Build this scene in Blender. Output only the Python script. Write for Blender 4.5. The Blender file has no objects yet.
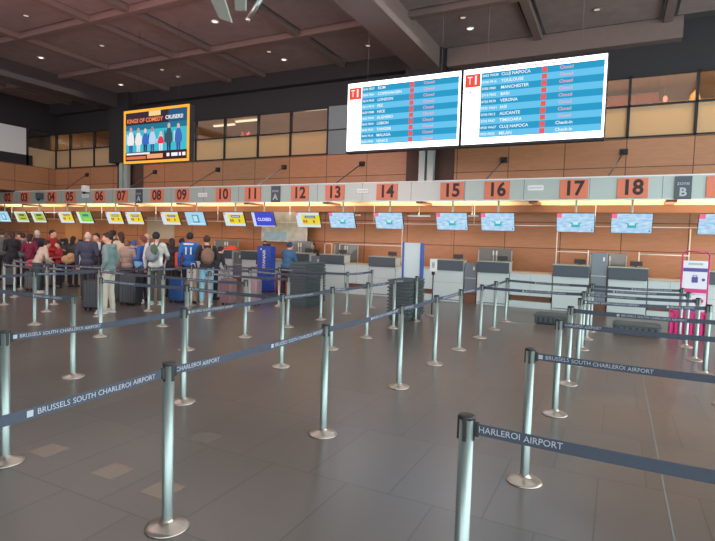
import bpy, bmesh, math, random
from mathutils import Vector, Matrix, Quaternion
random.seed(7)
S = bpy.context.scene
COL = S.collection
PI = math.pi
# ---------------------------------------------------------------- camera, world, exposure
FPX, YAW, PITCH, ROLL, CH = 520.74, 0.461694, 0.0574631, 0.0300689, 1.67535
def cam_axes():
    f = Vector((-math.sin(YAW)*math.cos(PITCH), math.cos(YAW)*math.cos(PITCH), -math.sin(PITCH)))
    r = Vector((math.cos(YAW), math.sin(YAW), 0)); u = r.cross(f)
    return r*math.cos(ROLL)+u*math.sin(ROLL), -r*math.sin(ROLL)+u*math.cos(ROLL), f
CR, CU, CF = cam_axes()
cd = bpy.data.cameras.new('camera'); cam = bpy.data.objects.new('camera', cd); COL.objects.link(cam)
cd.sensor_width = 36; cd.lens = FPX/715*36; cd.clip_start = .05; cd.clip_end = 200
cam.matrix_world = Matrix(((CR.x, CU.x, -CF.x, 0), (CR.y, CU.y, -CF.y, 0), (CR.z, CU.z, -CF.z, CH), (0, 0, 0, 1)))
S.camera = cam
def ray(x, y): return CF + CR*((x-357.5)/FPX) - CU*((y-270.5)/FPX)
def onY(x, y, Y):
    d = ray(x, y); t = Y/d.y; return (d.x*t, CH+d.z*t)
def onZ(x, y, z):
    d = ray(x, y); t = (z-CH)/d.z; return (d.x*t, d.y*t)

W = bpy.data.worlds.new('world'); S.world = W; W.use_nodes = True
bgn = W.node_tree.nodes['Background']; bgn.inputs[0].default_value = (.80, .88, .92, 1); bgn.inputs[1].default_value = 4.6
S.view_settings.view_transform = 'Standard'; S.view_settings.look = 'None'
S.view_settings.gamma = 1; S.view_settings.exposure = 0.0; S.view_settings.use_curve_mapping = False
def area_light(name, loc, rot, sx, sy, power, color):
    l = bpy.data.lights.new(name, 'AREA'); l.shape = 'RECTANGLE'; l.size = sx; l.size_y = sy; l.energy = power; l.color = color
    o = bpy.data.objects.new(name, l); COL.objects.link(o); o.location = loc; o.rotation_euler = rot; return o
# broad unseen area light added over the hall for general brightness
def aim(o, tgt): o.rotation_euler = (Vector(tgt)-o.location).to_track_quat('-Z', 'Y').to_euler(); return o
area_light('hall_fill_light', (-10, 8, 7.25), (0, 0, 0), 24, 12, 620, (1, .95, .9))
# unseen pink lamp added beyond the left edge to tint the ceiling
aim(area_light('unseen_pink_light', (-10, 3.5, 4.2), (0, 0, 0), 4, 1.8, 420, (1, .42, .42)), (-11.8, 9.0, 7.6))

# ---------------------------------------------------------------- materials
def s2l(c): return tuple(((v/255)/12.92 if v/255 <= .04045 else (((v/255)+.055)/1.055)**2.4) for v in c)
MATS = {}
def mat(name, rgb, rough=.6, metal=0, spec=.5, noise=0, nscale=8, bump=0, emit=0, trans=0, alpha=1, stretch=None):
    if name in MATS: return MATS[name]
    m = bpy.data.materials.new(name); m.use_nodes = True; nt = m.node_tree; b = nt.nodes['Principled BSDF']
    c = s2l(rgb); b.inputs['Base Color'].default_value = (*c, 1); b.inputs['Roughness'].default_value = rough
    b.inputs['Metallic'].default_value = metal; b.inputs['Specular IOR Level'].default_value = spec
    if trans: b.inputs['Transmission Weight'].default_value = trans
    if alpha < 1: b.inputs['Alpha'].default_value = alpha
    if emit:
        b.inputs['Emission Color'].default_value = (*c, 1); b.inputs['Emission Strength'].default_value = emit
    if noise or bump:
        tc = nt.nodes.new('ShaderNodeTexCoord'); n = nt.nodes.new('ShaderNodeTexNoise'); n.inputs['Scale'].default_value = nscale
        n.inputs['Detail'].default_value = 6
        src = tc.outputs['Object']
        if stretch:
            mp = nt.nodes.new('ShaderNodeMapping'); mp.inputs['Scale'].default_value = stretch
            nt.links.new(src, mp.inputs[0]); src = mp.outputs[0]
        nt.links.new(src, n.inputs['Vector'])
        if noise:
            mr = nt.nodes.new('ShaderNodeMapRange'); mr.inputs[3].default_value = 1-noise; mr.inputs[4].default_value = 1+noise
            nt.links.new(n.outputs[0], mr.inputs[0])
            mx = nt.nodes.new('ShaderNodeVectorMath'); mx.operation = 'SCALE'; mx.inputs[0].default_value = c
            nt.links.new(mr.outputs[0], mx.inputs['Scale']); nt.links.new(mx.outputs[0], b.inputs['Base Color'])
        if bump:
            bp = nt.nodes.new('ShaderNodeBump'); bp.inputs['Strength'].default_value = bump; bp.inputs['Distance'].default_value = .01
            nt.links.new(n.outputs[0], bp.inputs['Height']); nt.links.new(bp.outputs[0], b.inputs['Normal'])
    MATS[name] = m; return m
def glow(rgb, k=1.0):
    name = 'glow_%d_%d_%d_%d' % (*rgb, int(k*100))
    if name in MATS: return MATS[name]
    m = bpy.data.materials.new(name); m.use_nodes = True; nt = m.node_tree; nt.nodes.clear()
    e = nt.nodes.new('ShaderNodeEmission'); o = nt.nodes.new('ShaderNodeOutputMaterial')
    e.inputs[0].default_value = (*s2l(rgb), 1); e.inputs[1].default_value = k
    nt.links.new(e.outputs[0], o.inputs[0]); MATS[name] = m; return m
def thin_glass(name, tint, refl=.12, op=.12):
    m = bpy.data.materials.new(name); m.use_nodes = True; nt = m.node_tree; nt.nodes.clear()
    t = nt.nodes.new('ShaderNodeBsdfTransparent'); g = nt.nodes.new('ShaderNodeBsdfGlossy'); d = nt.nodes.new('ShaderNodeBsdfDiffuse')
    g.inputs['Roughness'].default_value = .05; d.inputs[0].default_value = (*s2l(tint), 1)
    a = nt.nodes.new('ShaderNodeMixShader'); a.inputs[0].default_value = refl
    b = nt.nodes.new('ShaderNodeMixShader'); b.inputs[0].default_value = op
    o = nt.nodes.new('ShaderNodeOutputMaterial')
    nt.links.new(t.outputs[0], a.inputs[1]); nt.links.new(g.outputs[0], a.inputs[2])
    nt.links.new(a.outputs[0], b.inputs[1]); nt.links.new(d.outputs[0], b.inputs[2]); nt.links.new(b.outputs[0], o.inputs[0])
    MATS[name] = m; return m
def frosted(name, tint):
    m = bpy.data.materials.new(name); m.use_nodes = True; nt = m.node_tree; nt.nodes.clear()
    t = nt.nodes.new('ShaderNodeBsdfTranslucent'); d = nt.nodes.new('ShaderNodeBsdfDiffuse')
    for n in (t, d): n.inputs[0].default_value = (*s2l(tint), 1)
    a = nt.nodes.new('ShaderNodeMixShader'); a.inputs[0].default_value = .5; o = nt.nodes.new('ShaderNodeOutputMaterial')
    nt.links.new(t.outputs[0], a.inputs[1]); nt.links.new(d.outputs[0], a.inputs[2]); nt.links.new(a.outputs[0], o.inputs[0])
    MATS[name] = m; return m

def brick_mat(name, c1, c2, cm, bw, rh, mortar, rough, ax, off=(0, 0), offset=0.0, grain=.06, bump=0, spec=.5, nscale=3, stretch=(1, 1, 1)):
    m = bpy.data.materials.new(name); m.use_nodes = True; nt = m.node_tree; b = nt.nodes['Principled BSDF']
    tc = nt.nodes.new('ShaderNodeTexCoord'); sp = nt.nodes.new('ShaderNodeSeparateXYZ'); cb = nt.nodes.new('ShaderNodeCombineXYZ')
    nt.links.new(tc.outputs['Object'], sp.inputs[0])
    for i, a in enumerate(ax):
        ad = nt.nodes.new('ShaderNodeMath'); ad.operation = 'ADD'; ad.inputs[1].default_value = off[i]
        nt.links.new(sp.outputs[a], ad.inputs[0]); nt.links.new(ad.outputs[0], cb.inputs[i])
    br = nt.nodes.new('ShaderNodeTexBrick'); br.offset = offset; br.squash = 1
    br.inputs['Color1'].default_value = (*s2l(c1), 1); br.inputs['Color2'].default_value = (*s2l(c2), 1); br.inputs['Mortar'].default_value = (*s2l(cm), 1)
    br.inputs['Scale'].default_value = 1; br.inputs['Mortar Size'].default_value = mortar; br.inputs['Mortar Smooth'].default_value = .1
    br.inputs['Brick Width'].default_value = bw; br.inputs['Row Height'].default_value = rh; br.inputs['Bias'].default_value = 0
    nt.links.new(cb.outputs[0], br.inputs['Vector'])
    n = nt.nodes.new('ShaderNodeTexNoise'); n.inputs['Scale'].default_value = nscale; n.inputs['Detail'].default_value = 8
    mp = nt.nodes.new('ShaderNodeMapping'); mp.inputs['Scale'].default_value = stretch
    nt.links.new(tc.outputs['Object'], mp.inputs[0]); nt.links.new(mp.outputs[0], n.inputs['Vector'])
    mr = nt.nodes.new('ShaderNodeMapRange'); mr.inputs[3].default_value = 1-grain; mr.inputs[4].default_value = 1+grain
    mr.inputs[1].default_value = .3; mr.inputs[2].default_value = .7
    nt.links.new(n.outputs[0], mr.inputs[0])
    mx = nt.nodes.new('ShaderNodeVectorMath'); mx.operation = 'SCALE'
    nt.links.new(br.outputs[0], mx.inputs[0]); nt.links.new(mr.outputs[0], mx.inputs['Scale']); nt.links.new(mx.outputs[0], b.inputs['Base Color'])
    rr = nt.nodes.new('ShaderNodeMapRange'); rr.inputs[3].default_value = rough*.94; rr.inputs[4].default_value = rough*1.06
    nt.links.new(n.outputs[0], rr.inputs[0]); nt.links.new(rr.outputs[0], b.inputs['Roughness']); b.inputs['Specular IOR Level'].default_value = spec
    b.inputs['IOR'].default_value = 1.62 if name.startswith('slate') else 1.5
    if bump:
        bp = nt.nodes.new('ShaderNodeBump'); bp.inputs['Strength'].default_value = bump; bp.inputs['Distance'].default_value = .004
        nt.links.new(br.outputs['Fac'], bp.inputs['Height']); bp.invert = True; nt.links.new(bp.outputs[0], b.inputs['Normal'])
    MATS[name] = m; return m

M_FLOOR = brick_mat('slate_floor_tiles', (97, 90, 86), (88, 82, 78), (70, 66, 62), .62, 1.0, .006, .30, (0, 1), (.66, -.13), .5, .07, 0, 1.0, 1.2)
M_WOOD = brick_mat('orange_wood_panels', (186, 132, 95), (174, 122, 87), (92, 60, 42), 1.57, .76, .012, .42, (0, 2), (-.07, -.09), 0, .08, .2, .4, 3, (1, 1, 8))
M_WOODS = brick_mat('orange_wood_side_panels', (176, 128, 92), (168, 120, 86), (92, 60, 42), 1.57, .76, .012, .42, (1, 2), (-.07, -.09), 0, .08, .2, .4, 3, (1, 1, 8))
M_CEIL = mat('dark_ceiling_panels', (128, 116, 112), .85, noise=.25, nscale=2.5, bump=.4)
M_BEAM = mat('dark_ceiling_beams', (112, 96, 90), .6, noise=.1)
M_BEAMD = mat('dark_ceiling_recess', (38, 36, 38), .8)
M_BLACK = mat('soft_black_paint', (36, 35, 38), .7)
M_STEEL = mat('brushed_post_steel', (150, 166, 162), .4, .8, noise=.04, nscale=30, stretch=(1, 1, .05))
M_CHROME = mat('polished_base_steel', (196, 188, 178), .3, .9)
M_PLASTIC = mat('black_plastic', (40, 41, 44), .45)
M_BELT = mat('grey_blue_webbing', (66, 74, 88), .75, noise=.08, nscale=60, bump=.2)
M_LETTER = mat('white_print', (176, 184, 192), .6)
M_FASCIA = mat('pale_green_grey_metal', (166, 180, 174), .4, .25, noise=.06, nscale=1.5)
M_DESK = mat('pale_grey_green_laminate', (196, 212, 210), .35, noise=.03)
M_DARKP = mat('slate_grey_panel', (68, 80, 88), .4)
M_WOODTOP = mat('brown_slot', (110, 72, 50), .6)
M_ORANGE = mat('orange_sign_paint', (216, 122, 90), .5)
M_DIGIT = mat('dark_sign_print', (52, 38, 38), .6)
M_WHITE = mat('white_paint', (222, 226, 224), .5)
M_CREAM = mat('cream_soffit', (214, 188, 148), .5, noise=.15, nscale=1.2)
M_GLASS = thin_glass('counter_glass', (130, 138, 140), .06, .6)
M_WGLASS = thin_glass('window_glass', (120, 110, 95), .08, .06)
M_FROST = frosted('frosted_glass', (228, 206, 168))
M_GREYBLUE = mat('grey_blue_infill_panel', (122, 134, 136), .4)

# ---------------------------------------------------------------- mesh helpers
class MB:
    def __init__(s): s.bm = bmesh.new(); s.mats = []
    def mi(s, m):
        if m not in s.mats: s.mats.append(m)
        return s.mats.index(m)
    def _fin(s, verts, m, smooth=False):
        i = s.mi(m); fs = set(f for v in verts for f in v.link_faces)
        for f in fs: f.material_index = i; f.smooth = smooth
    def box(s, x0, x1, y0, y1, z0, z1, m, bev=0, rot=None, piv=None):
        r = bmesh.ops.create_cube(s.bm, size=1); v = r['verts']
        for q in v: q.co = Vector((x0+(q.co.x+.5)*(x1-x0), y0+(q.co.y+.5)*(y1-y0), z0+(q.co.z+.5)*(z1-z0)))
        if rot is not None:
            c = Vector(piv) if piv else Vector(((x0+x1)/2, (y0+y1)/2, (z0+z1)/2))
            for q in v: q.co = c + rot @ (q.co-c)
        s._fin(v, m)
        if bev:
            i = s.mi(m); ed = list(set(e for q in v for e in q.link_edges))
            rr = bmesh.ops.bevel(s.bm, geom=ed, offset=bev, segments=2, affect='EDGES', profile=.6)
            for f in rr['faces']: f.material_index = i; f.smooth = True
        return s
    def tube(s, p0, p1, r0, r1, m, n=12, cap=True):
        p0, p1 = Vector(p0), Vector(p1); d = p1-p0; q = d.to_track_quat('Z', 'Y') if d.length > 1e-6 else Quaternion()
        a = []; b = []
        for k in range(n):
            t = 2*PI*k/n; o = Vector((math.cos(t), math.sin(t), 0))
            a.append(s.bm.verts.new(p0+q@(o*r0))); b.append(s.bm.verts.new(p1+q@(o*r1)))
        i = s.mi(m)
        for k in range(n):
            f = s.bm.faces.new((a[k], a[(k+1) % n], b[(k+1) % n], b[k])); f.material_index = i; f.smooth = True
        if cap:
            f = s.bm.faces.new(a[::-1]); f.material_index = i; f = s.bm.faces.new(b); f.material_index = i
        return s
    def lathe(s, prof, m, n=24, c=(0, 0, 0)):
        i = s.mi(m); rings = []
        for r, z in prof:
            if r < 1e-5: rings.append([s.bm.verts.new((c[0], c[1], c[2]+z))])
            else: rings.append([s.bm.verts.new((c[0]+r*math.cos(2*PI*k/n), c[1]+r*math.sin(2*PI*k/n), c[2]+z)) for k in range(n)])
        for a, b in zip(rings, rings[1:]):
            for k in range(n):
                k2 = (k+1) % n
                if len(a) == 1 and len(b) == 1: continue
                if len(a) == 1: vs = (a[0], b[k2], b[k])
                elif len(b) == 1: vs = (a[k], a[k2], b[0])
                else: vs = (a[k], a[k2], b[k2], b[k])
                f = s.bm.faces.new(vs); f.material_index = i; f.smooth = True
        return s
    def sphere(s, c, r, m, sc=(1, 1, 1), rot=None, sub=2):
        rr = bmesh.ops.create_icosphere(s.bm, subdivisions=sub, radius=r)
        for v in rr['verts']:
            p = Vector((v.co.x*sc[0], v.co.y*sc[1], v.co.z*sc[2]))
            if rot is not None: p = rot @ p
            v.co = p + Vector(c)
        s._fin(rr['verts'], m, True); return s
    def cap(s, a, b, ra, rb, m, n=8):
        s.tube(a, b, ra, rb, m, n); s.sphere(a, ra, m, sub=1); s.sphere(b, rb, m, sub=1); return s
    def poly(s, pts, m):
        f = s.bm.faces.new([s.bm.verts.new(p) for p in pts]); f.material_index = s.mi(m); return s
    def path(s, pts, r, m, n=8):
        for a, b in zip(pts, pts[1:]): s.tube(a, b, r, r, m, n)
        for p in pts[1:-1]: s.sphere(p, r, m, sub=1)
        return s
    def build(s, name, parent=None, loc=None, remesh=0, smooth=0):
        me = bpy.data.meshes.new(name)
        if not remesh: bmesh.ops.recalc_face_normals(s.bm, faces=s.bm.faces)
        s.bm.to_mesh(me); s.bm.free()
        for m in s.mats: me.materials.append(m)
        if remesh:
            me = do_remesh(me, remesh, smooth, s.mats)
        o = bpy.data.objects.new(name, me); COL.objects.link(o)
        if parent: o.parent = parent
        if loc: o.location = loc
        return o
def do_remesh(me, vox, smooth, mats):
    t = bpy.data.objects.new('t', me); COL.objects.link(t)
    r = t.modifiers.new('r', 'REMESH'); r.mode = 'VOXEL'; r.voxel_size = vox; r.use_smooth_shade = True
    if smooth:
        q = t.modifiers.new('s', 'SMOOTH'); q.iterations = smooth; q.factor = .5
    dg = bpy.context.evaluated_depsgraph_get(); dg.update()
    nm = bpy.data.meshes.new_from_object(t.evaluated_get(dg))
    bpy.data.objects.remove(t)
    if not len(nm.materials):
        for m in mats: nm.materials.append(m)
    return nm
def tag(o, label, cat, group=None, kind=None):
    o['label'] = label; o['category'] = cat
    if group: o['group'] = group
    if kind: o['kind'] = kind
    return o
def struct(o): o['kind'] = 'structure'; return o
def empty(name, loc, rz=0):
    o = bpy.data.objects.new(name, None); COL.objects.link(o); o.location = loc; o.rotation_euler = (0, 0, rz); o.empty_display_size = .1; return o
def copy_tree(o, parent=None):
    c = o.copy(); COL.objects.link(c); c.parent = parent
    for ch in list(o.children): copy_tree(ch, c)
    return c
TC = {}
def text_mesh(txt, size, bold=0.0, align='CENTER', extr=.001, sx=1.0, shear=0):
    k = (txt, size, bold, align, extr, sx)
    if k in TC: return TC[k]
    cu = bpy.data.curves.new('t', 'FONT'); cu.body = txt; cu.size = size; cu.align_x = align; cu.align_y = 'CENTER'; cu.offset = bold*size
    cu.extrude = extr; cu.resolution_u = 3; cu.shear = shear
    t = bpy.data.objects.new('t', cu); COL.objects.link(t)
    dg = bpy.context.evaluated_depsgraph_get(); dg.update()
    me = bpy.data.meshes.new_from_object(t.evaluated_get(dg)); bpy.data.objects.remove(t)
    for v in me.vertices: v.co.x *= sx
    TC[k] = me; return me
def add_text(mb, txt, size, m, org, ux, uz, **kw):
    """stamp text into a MB; org world pos, ux right dir, uz up dir"""
    me = text_mesh(txt, size, **kw); ux = Vector(ux).normalized(); uz = Vector(uz).normalized(); n = ux.cross(uz)
    i = mb.mi(m); vs = [mb.bm.verts.new(Vector(org)+ux*v.co.x+uz*v.co.y+n*v.co.z) for v in me.vertices]
    for p in me.polygons:
        try: f = mb.bm.faces.new([vs[j] for j in p.vertices]); f.material_index = i
        except ValueError: pass
ORD = ['nearest', 'second', 'third', 'fourth', 'fifth', 'sixth', 'seventh', 'eighth', 'ninth', 'tenth']

# ---------------------------------------------------------------- the setting
YW = 16.1; ZC = 7.65
mb = MB(); mb.box(-34, 8, -18, YW, -.2, 0, M_FLOOR); struct(mb.build('floor'))
mb = MB(); mb.box(-34, 8, -18, 21, ZC+.35, ZC+.5, M_BEAMD); struct(mb.build('ceiling'))
GX = [-34, -29.2, -26.1, -22.9, -19.9, -16.75, -13.55, -11.95, -8.65, -5.6, -2.33, .85, 4.0, 8]; GY = [-17.9, -12, -9, -6, -2.5, .65, 3.75, 6.85, 9.95, 13.05, YW-.15]
mb = MB()
for a, b in zip(GX, GX[1:]):
    for c, d in zip(GY, GY[1:]):
        mb.box(a+.2, b-.2, c+.2, d-.2, ZC, ZC+.06, M_CEIL)
struct(mb.build('ceiling_panels'))
mb = MB(); mb.box(-34, 8, YW, YW+.12, 0, 4.67, M_WOOD); struct(mb.build('wall_back'))
mb = MB(); mb.box(-34, 8, YW, YW+.25, 6.33, ZC, M_BLACK); struct(mb.build('wall_upper'))
mb = MB(); mb.box(-34, -5.0, YW-.3, YW, 7.15, ZC, M_BEAMD); mb.box(-5.0, 1.2, YW-.3, YW, 7.1, ZC, M_BEAM); struct(mb.build('trim_1'))
# side wall block over the far left counters
mb = MB(); mb.box(-24.6, -24.4, -2, YW, 3.46, 4.67, M_WOODS); mb.box(-34, -24.4, -2, YW, 3.40, 3.46, M_BLACK)
mb.box(-24.6, -24.4, -2, 15.0, 4.67, 5.13, M_BLACK); struct(mb.build('wall_left'))
mb = MB(); mb.box(-24.55, -24.42, -2, 14.75, 5.13, 6.33, M_WHITE); mb.box(-24.6, -24.4, -2, YW, 6.33, ZC, M_BLACK)
mb.box(-24.5, -24.4, 14.72, 14.82, 4.67, 6.33, M_BLACK); struct(mb.build('wall_left_upper'))
mb = MB(); mb.box(-34.2, -34, -18, 21, 0, ZC, M_WOODS); struct(mb.build('wall_far_left'))
mb = MB(); mb.box(-7.2, -7, -18, .8, 0, ZC, mat('plain_grey_blocker', (120, 116, 112), .8)); struct(mb.build('wall_light_blocker'))  # unseen wall added to block light from behind left of the camera
# thin light expansion joints let into the floor
mb = MB(); mb.box(.376, .386, 2.2, 11.2, 0, .0015, M_GREYBLUE); mb.box(-2.4, 1.6, 11.55, 11.58, 0, .002, M_FASCIA); struct(mb.build('trim_2'))
mb = MB()
MT = mat('worn_pale_tape', (146, 130, 117), .5)
mb2 = []
for i, (x, y) in enumerate([(-3.92, 2.36), (-3.21, 2.36), (-2.7, 2.34), (-3.1, 3.16)]):
    q = MB(); q.box(x, x+.2, y, y+.2, 0, .0015, MT if i < 3 else mat('dark_worn_tape', (112, 104, 98), .5))
    o = q.build('floor_marker')
    tag(o, ['pale square floor sticker nearest the left edge of the picture', 'pale square floor sticker, middle one of the three in the left foreground',
            'pale square floor sticker just beside the front steel post with the printed belt', 'faint worn square floor sticker behind the front left steel post'][i], 'sticker', 'square floor stickers')
# ceiling grid of beams
mb = MB()
for y in GY[1:-1]:
    mb.box(-33, 7, y-.1, y+.1, ZC-.14, ZC+.36, M_BEAM)
for x in (4.0, .85, -2.33, -8.65, -11.95, -13.55, -16.75, -22.9, -26.1, -29.2):
    mb.box(x-.1, x+.1, -18, YW-.3, ZC-.13, ZC+.36, M_BEAM)
struct(mb.build('trim_3'))
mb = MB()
for x, M_BEAM_ in ((-5.6, M_BEAM), (-19.9, mat('shade_painted_beam', (60, 54, 53), .6))):  # left beam's darker colour paints in the shade on it
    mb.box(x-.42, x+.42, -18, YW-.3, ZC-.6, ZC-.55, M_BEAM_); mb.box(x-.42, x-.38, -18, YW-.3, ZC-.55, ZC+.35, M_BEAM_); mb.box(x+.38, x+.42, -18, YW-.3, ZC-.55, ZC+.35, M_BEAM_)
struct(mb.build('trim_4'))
# steel columns by the wall, in dark recesses
for i, x in enumerate((-5.53, -19.25)):
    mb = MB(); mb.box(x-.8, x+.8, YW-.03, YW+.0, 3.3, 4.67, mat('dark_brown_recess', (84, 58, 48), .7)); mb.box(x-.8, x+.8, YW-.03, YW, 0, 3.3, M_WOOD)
    mb.box(x-.75, x+.45, YW-.5, YW+.1, 4.72, ZC, M_BLACK)
    struct(mb.build('trim_%d' % (5+i)))
    mb = MB()
    for sx in (-.14, .14): mb.box(x+sx-.1, x+sx+.1, YW-.4, YW-.2, 3.38, 4.72, M_FASCIA, .01)
    mb.box(x-.05, x+.05, YW-.33, YW-.25, 3.38, 4.72, M_DARKP)
    tag(mb.build('steel_column'), ['twin tube steel column behind the departure boards', 'twin tube steel column behind the orange framed advertising screen'][i], 'column', 'steel columns at the wall')
# window band with the lit rooms behind
WIN = [(-24.4, -20.1, [-23.33, -21.64]), (-18.4, -9.31, [-17.1, -15.5, -14.0, -12.38, -10.91]), (-4.75, 7.9, [-3.1, -1.5, .07, 1.63, 3.2, 4.77, 6.3])]
for i, (x0, x1, ms) in enumerate(WIN):
    w = struct(empty('window_%d' % (i+1), (x0, YW, 4.67)))
    f = MB()
    for x in [x0+.03]+ms+[x1-.03]: f.box(x-x0-.035, x-x0+.035, -.02, .1, 0, 1.66, M_BLACK)
    for z in (.0, .84, 1.62): f.box(0, x1-x0, -.02, .1, z, z+.045, M_BLACK)
    f.build('window_frame', w)
    f = MB(); xs = [x0]+ms+[x1]
    f.box(0, x1-x0, .03, .04, .86, 1.64, M_WGLASS); f.build('glass_pane', w)
    f = MB(); f.box(0, x1-x0, .03, .05, .03, .85, M_FROST); f.build('frosted_panel', w)
w = struct(empty('window_4', (-24.45, 14.8, 4.67)))
f = MB(); f.box(0, .02, 0, 1.3, .86, 1.64, M_WGLASS); f.build('glass_pane', w); f = MB(); f.box(0, .03, 0, 1.3, .0, .84, M_FROST); f.build('frosted_panel', w)
f = MB(); f.box(0, .06, 0, 1.3, .83, .88, M_BLACK); f.build('window_frame', w)
mb = MB(); mb.box(-9.31, -6.33, YW-.02, YW+.1, 4.67, 6.33, M_GREYBLUE); mb.box(-9.34, -6.3, YW-.035, YW-.01, 5.49, 5.53, M_BLACK); struct(mb.build('wall_infill'))
# rooms behind the windows
M_ROOM = mat('warm_room_wall', (176, 138, 88), .7, noise=.1, nscale=1); M_ROOMC = mat('room_ceiling', (190, 165, 120), .7)
mb = MB(); mb.box(-34, 8, YW+.15, 21, 4.5, 4.6, mat('room_floor', (110, 80, 55), .5)); mb.box(-34, 8, YW+.3, 21, 6.75, 6.85, M_ROOMC)
mb.box(-34, 8, 20.9, 21, 4.6, 6.75, M_ROOM); mb.box(8, 8.1, YW, 21, 0, ZC, M_BLACK); mb.box(-34, 8, YW+.13, YW+.15, 0, 4.6, M_BLACK)
for x in (-25, -19, -6.3): mb.box(x, x+.1, YW+.15, 20.9, 4.6, 6.75, M_ROOM)
struct(mb.build('room_behind_windows'))
for x, w_, p_ in ((-22.2, 3.6, 42), (-16, 4, 115), (-11.8, 4, 125), (-1, 6, 250), (4.5, 5, 210)): area_light('room_ceiling_light', (x, 16.62, 6.66), (math.radians(20), 0, 0), w_, .3, p_, (1, .76, .48))
for i, (x, y) in enumerate([(-23.0, 17.4), (-22.0, 19.2), (-16.6, 17.2), (-16.2, 18.6), (-14.8, 17.0), (-14.6, 18.2), (-10.6, 17.5)]):
    q = MB(); q.box(x-.6, x+.6, y-.05, y+.05, 6.66, 6.72, glow((255, 226, 190), 1.5)); o = q.build('strip_light')
    tag(o, ['white strip light in the far left upper room, front one', 'white strip light in the far left upper room, rear one', 'strip light behind the first window right of the advertising screen, front one',
            'strip light behind the first window right of the advertising screen, rear one', 'strip light behind the second window right of the advertising screen, front one', 'strip light behind the second window right of the advertising screen, rear one',
            'strip light behind the last window left of the departure boards'][i], 'light', 'strip lights in the upper rooms')
q = MB(); q.box(-1.8, 0.9, 19.0, 19.1, 4.62, 6.6, mat('brown_curtain', (122, 66, 42), .7, noise=.2, nscale=4, stretch=(6, 1, .3))); o = q.build('room_divider'); tag(o, 'reddish brown divider inside the upper right room', 'screen')
q = MB()
q.lathe([(0, 0), (.45, 0), (.35, .55), (.12, 1.45), (0, 1.6)], mat('gold_tree', (130, 100, 56), .8, noise=.5, nscale=30), 14, (1.72, 17.6, 4.62)); tag(q.build('gold_cone_tree'), 'golden cone shaped tree behind the upper right window', 'tree')
q = MB(); q.sphere((.0, 0, 5.95), .06, glow((255, 140, 110), 2), (1, 1, 1.5)); q.tube((0, 0, 6.02), (0, 0, 6.75), .006, .006, M_BLACK)
o = q.build('pendant_lamp', loc=(.98, 17.3, 0)); tag(o, 'small glowing pink pendant lamp in the upper right room', 'lamp')
q = MB(); q.lathe([(0, 0), (.09, 0), (.12, .2), (0, .2)], M_WHITE, 12); 
for k in range(9):
    a = k*2.4; q.tube((0, 0, .2), (.16*math.cos(a), .16*math.sin(a), .42+.02*k), .02, .045, mat('red_leaves', (190, 40, 40), .5), 6)
o = q.build('red_potted_plant', loc=(-13.3, 16.5, 5.2)); tag(o, 'red leaved potted plant on the ledge behind the middle upper window', 'plant')
q = MB(); q.box(-.5, .5, -.15, .15, 0, .58, M_WHITE); tag(q.build('window_ledge_cabinet', loc=(-13.3, 16.55, 4.61)), 'white cabinet under the red plant behind frosted upper glass', 'cabinet')

# downlights
DL = [(26, 16), (102, 46), (41, 58), (121, 85), (26, 100), (162, 70), (178, 77), (215, 22), (269, 52), (284, 60), (368, 46), (470, 29), (463, 18), (597, 10), (82, 122)]
BR = {3, 7, 9, 11, 2}
DN = ['top left corner of the ceiling', 'second coffer above the advertising screen', 'left side coffer', 'coffer directly above the left end of the advertising screen', 'far left back coffer', 'coffer behind the advertising screen, left of two',
      'coffer behind the advertising screen, right of two', 'coffer beside the hanging glass fitting', 'centre left coffer, front of two', 'centre left coffer, rear of two', 'coffer just above the left departure board',
      'coffer above the gap between the departure boards, rear one', 'coffer above the gap between the departure boards, front one', 'coffer above the right end of the departure boards', 'dark ceiling just above the upper left windows']
for i, (x, y) in enumerate(DL):
    X, Y = onZ(x, y, ZC-.02)
    if Y > YW-.5: Y = YW-.6
    t = empty('ceiling_downlight', (X, Y, ZC))
    q = MB(); q.lathe([(.075, 0), (.11, 0), (.11, -.025), (.075, -.02), (.07, 0)], M_WHITE if i in BR else M_BEAM, 16); q.build('trim_ring', t)
    q = MB(); q.lathe([(0, -.012), (.072, -.012), (.072, -.004)], glow((255, 240, 215), 2.2 if i in BR else .55), 16); q.build('lens', t)
    tag(t, 'round recessed downlight in the %s' % DN[i], 'ceiling light', 'ceiling downlights')

# hanging glass fittings and tube lamp at the top edge
def px(x, y, Y):
    a, b = onY(x, y, Y); return Vector((a, Y, b))
MG = mat('green_grey_glass', (84, 104, 96), .6, 0)
for i, qd in enumerate([[(207, -8), (222, -8), (231, 22), (219, 18)], [(234, -8), (245, -8), (245, 10), (235, 10)]]):
    pts = [px(x, y, 9.2) for x, y in qd]; c = pts[2]; q = MB()
    P2 = [p-c for p in pts]; B2 = [p+Vector((0, .06, 0)) for p in P2]
    q.poly(P2, MG); q.poly(B2[::-1], MG)
    for k in range(4): q.poly([P2[k], P2[(k+1) % 4], B2[(k+1) % 4], B2[k]], M_FASCIA)
    q.tube(P2[0]+Vector((0, .03, 0)), (P2[0].x, .03, ZC-c.z), .012, .012, M_STEEL, 6)
    o = q.build('hanging_glass_panel', loc=c); tag(o, ['pale green hanging glass panel at the top edge, left of two', 'small green hanging panel at the top edge beside the silver tube'][i], 'panel')
a, b = px(247, 21, 9.2), px(264, -6, 9.2)
t = empty('tube_spotlight', a)
q = MB(); q.tube((b-a)*.12, b-a, .05, .05, M_STEEL, 16); q.build('tube', t); q = MB(); q.tube((0, 0, 0), (b-a)*.12, .055, .045, M_CHROME, 16); q.build('end_cap', t)
q = MB(); q.tube((b-a), (b.x-a.x, 0, ZC-a.z), .012, .012, M_STEEL, 6); q.build('hanger', t); tag(t, 'silver tube spotlight hanging slanted from the ceiling at the top edge', 'spotlight')

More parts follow.
